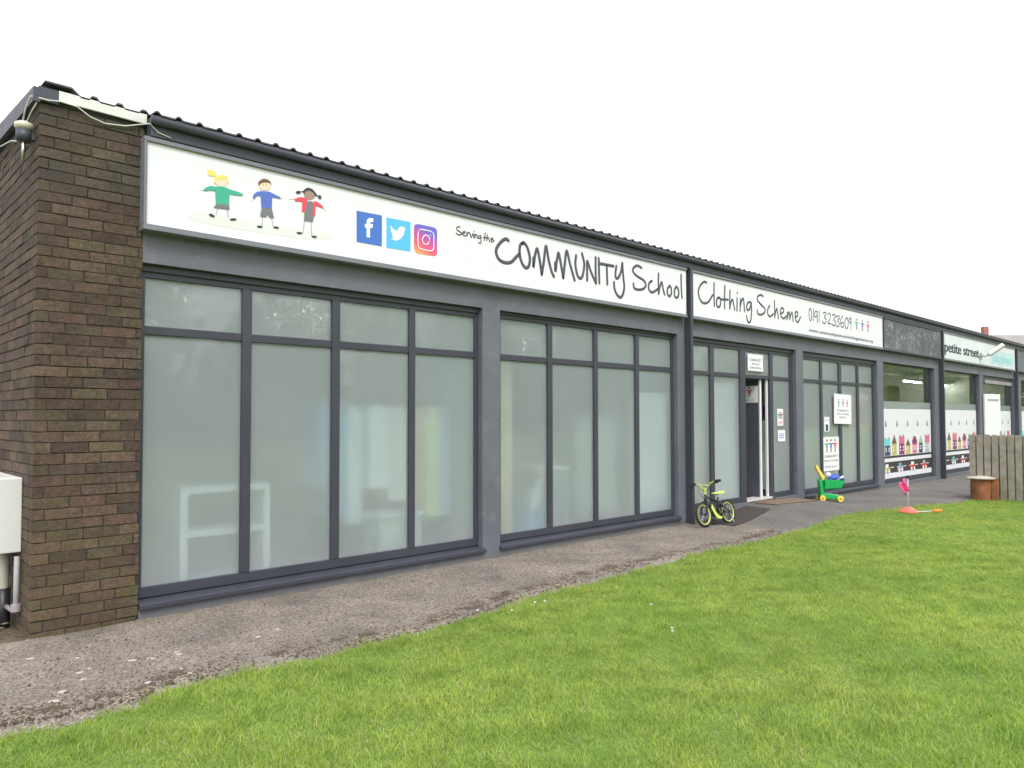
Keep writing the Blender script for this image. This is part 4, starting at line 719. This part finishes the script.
# ------------------------------------------------------------------ bicycle
def bicycle():
    F=Vector((8.99,-.42)); R_=Vector((9.53,-.47)); mid=(F+R_)/2; ang=math.atan2(F.y-R_.y,F.x-R_.x)
    b=empty('child_bicycle',(mid.x,mid.y,float(hgt(mid.x,mid.y))+.002),ang,'small black and lime green child bicycle standing by the grey post','bicycle'); b.rotation_euler=(math.radians(11),0,ang)
    wr=.172; xf,xr=.27,-.27
    for x in (xf,xr):
        w=empty_child=bpy.data.objects.new('x',None); bpy.data.objects.remove(w)
        t=MB(); t.torus((x,0,wr),wr-.019,.019,rx=.019); t=t.build('wheel',RUBBER,b,smooth=True)
        q=MB(); q.torus((x,0,wr),wr-.040,.0075,rx=.012,k=8); q.build('rim',LIME,t,smooth=True)
        q=MB()
        for k in range(16):
            a=k*math.pi/8; q.tube([(x+.012*math.cos(a+.8),.012*(-1)**k,wr+.012*math.sin(a+.8)),(x+.125*math.cos(a),0,wr+.125*math.sin(a))],.0013,4)
        q.build('spokes',METAL,t); MB().tube([(x,-.04,wr),(x,.04,wr)],.014,10).build('hub',BLACK,t)
    f=MB(); H0=(.185,0,.345); H1=(.165,0,.43); BB=(-.02,0,.165); ST=(-.085,0,.33)
    f.tube([H0,H1],.02); f.tube([(.172,0,.415),(.04,0,.37),ST],.016); f.tube([(.18,0,.36),(.08,0,.245),BB],.019); f.tube([BB,ST,(-.10,0,.385)],.015)
    for s in (-1,1):
        f.tube([(BB[0],s*.02,BB[2]),(xr,s*.045,wr)],.009); f.tube([(ST[0],s*.015,ST[2]-.01),(xr,s*.045,wr)],.008)
    f.build('frame',BLACK,b,smooth=True)
    k=MB(); k.tube([(.19,0,.325),(.195,0,.345)],.022)
    for s in (-1,1): k.tube([(.195,s*.03,.345),(.215,s*.045,.30),(xf,s*.045,wr)],.011)
    k.tube([(.195,-.035,.345),(.195,.035,.345)],.014); k.build('fork',BLACK,b,smooth=True)
    h=MB(); h.tube([(.162,0,.43),(.15,0,.50)],.016); h.tube([(.15,-.03,.505),(.15,.03,.505)],.02)
    for s in (-1,1): h.tube([(.15,s*.03,.505),(.135,s*.085,.585),(.125,s*.14,.60),(.115,s*.24,.605)],.011)
    h.tube([(.142,-.085,.56),(.142,.085,.56)],.009)
    hb=h.build('handlebar',LIME,b,smooth=True)
    for s in (-1,1):
        MB().tube([(.122,s*.165,.603),(.112,s*.25,.606)],.019,10).build('grip',RUBBER,hb,smooth=True)
        MB().tube([(.13,s*.15,.60),(.16,s*.17,.585),(.15,s*.235,.575)],.006).build('brake_lever',BLACK,hb)
    s=MB(); n=7
    s.prism([(-.22,.435),(-.20,.47),(-.12,.462),(-.02,.458),(.015,.445),(-.03,.43),(-.14,.425)],-.03,.03); se=s.build('saddle',LIME,b,bevel=.012)
    for v in se.data.vertices:
        if v.co.x<-.12: v.co.y*=1.9
    MB().tube([(-.10,0,.38),(-.105,0,.43)],.011).build('seat_post',METAL,b)
    c=MB(); c.prism([(-.28,.195),(-.2,.215),(-.02,.225),(.035,.19),(.03,.14),(-.02,.115),(-.1,.135),(-.28,.155)],-.058,-.048); c.build('chain_guard',BLACK,b,bevel=.004)
    g=MB(); g.prism([(.09,.30),(.115,.25),(.075,.17),(.02,.10),(-.06,.085),(-.10,.11),(-.03,.135),(.03,.19)],.02,.035); g.build('lime_guard',LIME,b,bevel=.004)
    for s_,dz in ((-1,-.085),(1,.085)):
        p=MB(); p.tube([(BB[0],s_*.065,BB[2]),(BB[0]+.03*s_,s_*.07,BB[2]+dz)],.008); cr_=p.build('crank',METAL,b); MB().box(BB[0]+.03*s_-.03,BB[0]+.03*s_+.03,min(s_*.075,s_*.14),max(s_*.075,s_*.14),BB[2]+dz-.01,BB[2]+dz+.01).build('pedal',BLACK,cr_)
    MB().tube([(.15,.1,.59),(.22,.1,.50),(.2,.03,.38)],.003,5).build('brake_cable',BLACK,b); MB().tube([(.15,-.1,.59),(.23,-.05,.48),(.17,-.02,.37)],.003,5).build('brake_cable',BLACK,b)
    st=MB(); st.tube([(-.25,.06,.15),(-.2,.13,.02)],.007); st.build('kick_stand',METAL,b)
    r=MB(); r.tube([(.19,.0,.40),(.205,0,.405)],.012,10); r.build('reflector',METAL,b)
bicycle()
# ------------------------------------------------------------------ toy trolley
def trolley():
    x,y=13.0,-.42
    t=empty('toy_trolley',(x-.06,y,float(hgt(x,y))),math.radians(-54),'green toy shopping trolley with yellow back and blue doll inside','toy trolley')
    t.scale=(.84,1,.97); wz=.055
    b=MB(); b.prism([(-.21,.055),(-.21,.13),(-.10,.15),(.05,.135),(.2,.105),(.26,.08),(.26,.05),(.2,.04)],-.12,.12); b.build('base',TGREEN,t,bevel=.012)
    u=MB(); u.prism([(-.20,.131),(-.225,.38),(-.16,.40),(-.125,.148)],-.10,.10); u.build('upright',TGREEN,t,bevel=.012)
    k=MB(); w=.012
    fl=[(-.119,.21),(.18,.235)]
    k.prism([(-.119,.215),(-.119,.235),(.185,.255),(.185,.235)],-.115,.115)
    for s in (-1,1): k.prism([(-.119,.2355),(-.119,.40),(.25,.375),(.19,.2555)],s*.125-.006,s*.125+.006)
    k.prism([(.186,.24),(.25,.375),(.262,.375),(.198,.24)],-.118,.118)
    for q in range(4): k.tube([(-.1+q*.09,-.132,.36),(-.1+q*.09,-.132,.26)],.006,5)
    k.build('basket',TGREEN,t,bevel=.004)
    h=MB(); h.prism([(-.12,.37),(-.145,.37),(-.285,.60),(-.275,.645),(-.25,.65),(-.19,.56),(-.10,.42)],-.075,.075); h.build('back',TYEL,t,bevel=.018)
    for wx in (-.17,.17):
        for s in (-1,1):
            q=MB(); q.lathe([(.054,-.018),(.058,-.01),(.058,.01),(.054,.018)],(wx,s*.142,wz+.005),20,0,'y'); wh=q.build('wheel',TYEL,t,smooth=False); MB().lathe([(.022,-.024),(.022,.024)],(wx,s*.142,wz+.005),12,0,'y').build('hub_cap',TORA,wh)
    MB().box(-.14,.14,-.08,.08,.028,.045).build('axle_plate',TORA,t)
    d=empty('rag_doll',(x,y,float(hgt(x,y))+.24),math.radians(-54),'blue and white soft doll slumped in the toy trolley','doll')
    q=MB(); q.tube([(-.04,0,.06),(.04,0,.15),(.1,.0,.2)],[.05,.075,.05],10); q.tube([(-.02,.03,.09),(.10,.07,.17),(.18,.06,.14)],[.03,.03,.022],8); q.tube([(.0,-.05,.12),(.12,-.08,.18),(.2,-.07,.13)],[.03,.03,.02],8); q.build('body',TBLUE,d,smooth=True)
    q=MB(); q.lathe([(.0,-.05),(.035,-.035),(.05,0),(.035,.035),(0,.05)],(-.04,0,.21),14); q.build('head',mat('doll_cloth',(.7,.7,.8),.8),d,smooth=True)
    q=MB(); q.tube([(.08,-.09,.13),(.17,-.09,.19),(.22,-.03,.15)],[.018,.02,.01],8); q.build('sash',WHITE,d,smooth=True)
trolley()
# ------------------------------------------------------------------ toy golf flag and club
g=empty('toy_golf_flag',(12.78,-1.74,.045),0,'pink flag on a thin pole in a coral base at the lawn edge','toy flag')
MB().lathe([(.15,0),(.15,.012),(.10,.045),(.05,.075),(.03,.08)],(0,0,0),24).build('base',CORAL,g,smooth=False)
MB().tube([(0,0,.07),(.0,0,.55)],.007,8).build('pole',WHITE,g,smooth=True)
MB().lathe([(.02,0),(.022,.03),(.0,.045)],(0,0,.54),10).build('finial',BLACK,g)
fl=MB(); n=10; vs=[]; 
for i in range(n):
    for j in range(8):
        u=i/(n-1); v=j/7
        ax=-.02-.105*u*(1-.35*v)+.03*v; vs.append((ax*.723+.02*math.sin(u*9+v*4), -ax*.69*1.0+.02*math.sin(u*7+v*5), .52-.19*v-.04*u+.02*math.sin(u*6)))
fl.add(vs,[(i*8+j,i*8+j+1,(i+1)*8+j+1,(i+1)*8+j) for i in range(n-1) for j in range(7)]); o=fl.build('flag',PINK,g,smooth=True); so=o.modifiers.new('t','SOLIDIFY'); so.thickness=.012
g=empty('toy_golf_club',(12.93,-2.0,.06),math.radians(-35),'toy golf club with orange head lying in the grass right of the pink flag','toy club')
MB().tube([(-.22,0,.0),(.05,0,.012)],.008,8).build('shaft',CREAM,g); mb=MB(); mb.prism([(.05,-.02),(.10,-.045),(.2,-.03),(.22,.01),(.15,.04),(.06,.02)],-.005,.035,0,'z'); mb.build('club_head',TORA,g,bevel=.01)
# ------------------------------------------------------------------ fence and tub
WOOD=mat('weathered_wood',(.31,.28,.235),.85,.25,7,.4,40,dirt=((.19,.19,.13),6))
fc=empty('picket_fence',(16.07,-1.74,.03),0,'weathered grey brown timber fence across the end of the lawn','fence')
y=0;i=0
while y>-5.2:
    j=random.uniform(-.012,.012); c=1+random.uniform(-.2,.2); h=1.185+j
    mb=MB(); mb.box(-.011,.011,y-.102,y,-.02,h,0,None,.002); mb.build('board',WOOD,fc,bevel=.004); MB().box(.0505,.066,y-.165,y-.062,.0,h-.03).build('board',WOOD,fc); y-=.124
MB().box(.0125,.05,-5.3,-.0,.99,1.17).build('rail',WOOD,fc,bevel=.004); MB().box(.0125,.05,-5.3,-.0,.18,.28).build('rail',WOOD,fc,bevel=.004)
for yy in (-.15,-1.9,-3.6,-5.2): MB().box(.067,.15,yy,yy+.09,-.1,1.15).build('post',WOOD,fc,bevel=.004)
RUST=mat('terracotta_rust',(.30,.115,.05),.8,.35,6,.4,50,dirt=((.12,.06,.035),4)); STONE=mat('pale_slab',(.5,.47,.4),.85,.12,10,.4,60)
tb=empty('plant_tub',(15.84,-1.99,.03),0,'rusty orange brown tub covered with a pale round slab beside the fence end','tub')
MB().lathe([(.155,0),(.165,.2),(.17,.385)],(0,0,0),22).build('tub_body',RUST,tb,smooth=False); MB().lathe([(.24,0),(.245,.015),(.16,.035),(.05,.05),(0,.052)],(-.0,.0,.386),20).build('lid_slab',STONE,tb)
MB().box(-.02,.04,-.27,-.168,0,.41).build('side_plank',RUST,tb,bevel=.004)
# ------------------------------------------------------------------ house behind
hs=empty('distant_house',(70,11.9,0),math.radians(-43.7),'grey roofed house with a red chimney rising behind the far end of the shops','house')
mb=MB(); mb.box(.4,17.5,-4,4,0,5.4); wl_=mb.build('wall',mat('house_render',(.4,.36,.3),.9,.1,1),hs)
RT=mat('roof_tiles',(.27,.26,.24),.9,.2,3,.5,25,dirt=((.36,.33,.28),1.2))
mb=MB(); mb.add([(0,-4.5,5.3),(18,-4.5,5.3),(18,4.5,5.3),(0,4.5,5.3),(0,0,8.32),(18,0,8.32)],[(0,1,5,4),(2,3,4,5),(0,4,3),(1,2,5),(3,2,1,0)]); rf=mb.build('roof',RT,hs)
for q in range(14): pass
mb=MB(); mb.box(.55,.95,-.2,.2,7.6,9.0); mb.build('chimney',mat('red_brick_far',(.36,.15,.13),.9,.15,3),rf)
for xx in (3,7.5,12): 
    w=MB().box(xx,xx+1.4,-4.06,-3.99,3.2,4.5).build('window',WHITED,hs); MB().box(xx+.1,xx+1.3,-4.08,-4.061,3.3,4.4).build('pane',CLEAR,w)
# ------------------------------------------------------------------ woodland opposite (seen in the panes)
n=85000; cx=[];
tx=rng.uniform(-25,330,260); ty=rng.uniform(-62,-42,260); tr=rng.uniform(3.5,6,260); tz=np.where(np.arange(260)%3==0,rng.uniform(.5,3,260),rng.uniform(3.0,11.0,260)+np.clip((tx-90)*.05,0,10))
k=rng.integers(0,260,n); dirv=rng.normal(size=(n,3)); dirv/=np.linalg.norm(dirv,axis=1)[:,None]; rad=tr[k]*rng.uniform(.6,1.08,n)
P0=np.stack([tx[k],ty[k],tz[k]],1)+dirv*rad[:,None]*np.array([1,.8,.95]); P0[:,2]=np.maximum(P0[:,2],.3)
s=rng.uniform(.4,.95,n); A=rng.normal(size=(n,3)); A/=np.linalg.norm(A,axis=1)[:,None]; Bv=np.cross(A,rng.normal(size=(n,3))); Bv/=np.linalg.norm(Bv,axis=1)[:,None]
V=np.stack([P0-A*s[:,None],P0-Bv*s[:,None]*.6,P0+A*s[:,None],P0+Bv*s[:,None]*.6],1)
me=bpy.data.meshes.new('woodland'); me.vertices.add(n*4); me.vertices.foreach_set('co',V.ravel()); me.loops.add(n*4); me.loops.foreach_set('vertex_index',np.arange(n*4,dtype=np.int32)); me.polygons.add(n); me.polygons.foreach_set('loop_start',np.arange(n,dtype=np.int32)*4); me.update(calc_edges=True)
lm=mat('far_leaves',(.22,.30,.09),.8,.5,.5); lt=lm.node_tree; tr_=N(lt,'ShaderNodeBsdfTranslucent'); tr_.inputs[0].default_value=(.25,.34,.09,1); mx_=N(lt,'ShaderNodeMixShader'); mx_.inputs[0].default_value=.5
lt.links.new(lt.nodes['Principled BSDF'].outputs[0],mx_.inputs[1]); lt.links.new(tr_.outputs[0],mx_.inputs[2]); lt.links.new(mx_.outputs[0],lt.nodes['Material Output'].inputs[0]); me.materials.append(lm); o=bpy.data.objects.new('woodland',me); C.objects.link(o); tag(o,'mass of trees across the green facing the shops','woodland',kind='stuff')
# ------------------------------------------------------------------ sky, sun, camera
w=bpy.data.worlds.new('World'); S.world=w; w.use_nodes=True; t=w.node_tree; bg=t.nodes['Background']
sky=N(t,'ShaderNodeTexSky'); sky.sky_type='NISHITA'; sky.sun_disc=False
EL,AZ=math.radians(52),math.radians(205)
sky.sun_elevation=EL; sky.sun_rotation=AZ; sky.dust_density=4; sky.air_density=1.2; sky.ozone_density=1
hs_=N(t,'ShaderNodeHueSaturation'); hs_.inputs['Saturation'].default_value=.12; t.links.new(sky.outputs[0],hs_.inputs['Color'])
cm=mix(t,.65,hs_.outputs[0],SKYC); t.links.new(cm,bg.inputs[0]); bg.inputs[1].default_value=.15
sl=bpy.data.lights.new('sun','SUN'); sl.energy=1.0; sl.angle=math.radians(14); sl.color=(1,.97,.93); so=bpy.data.objects.new('sun',sl); C.objects.link(so)
sd=Vector((math.sin(AZ)*math.cos(EL),math.cos(AZ)*math.cos(EL),math.sin(EL))); so.rotation_euler=sd.to_track_quat('Z','Y').to_euler(); so.location=(0,-10,20)
f,yaw,tilt,roll,cy=745.620685,.808229189,.0319130257,-.00164080695,394.195616
F=Vector((math.cos(yaw)*math.cos(tilt),math.sin(yaw)*math.cos(tilt),math.sin(tilt))); R=Vector((math.sin(yaw),-math.cos(yaw),0)); U=R.cross(F)
cr,sr=math.cos(roll),math.sin(roll); R2=R*cr+U*sr; U2=-R*sr+U*cr
cam=bpy.data.cameras.new('camera'); co_=bpy.data.objects.new('camera',cam); C.objects.link(co_)
co_.matrix_world=Matrix(((R2.x,U2.x,-F.x,0),(R2.y,U2.y,-F.y,-6),(R2.z,U2.z,-F.z,1.55),(0,0,0,1)))
cam.sensor_width=36; cam.lens=f/1024*36; cam.shift_y=(cy-384)/1024; cam.clip_start=.05; cam.clip_end=2000
S.camera=co_
S.view_settings.view_transform='Standard'; S.view_settings.look='None'; S.view_settings.exposure=EXPO; S.view_settings.gamma=1
S.render.engine='CYCLES'; S.cycles.max_bounces=8; S.cycles.transmission_bounces=6; S.cycles.use_denoising=True; S.cycles.sample_clamp_indirect=6
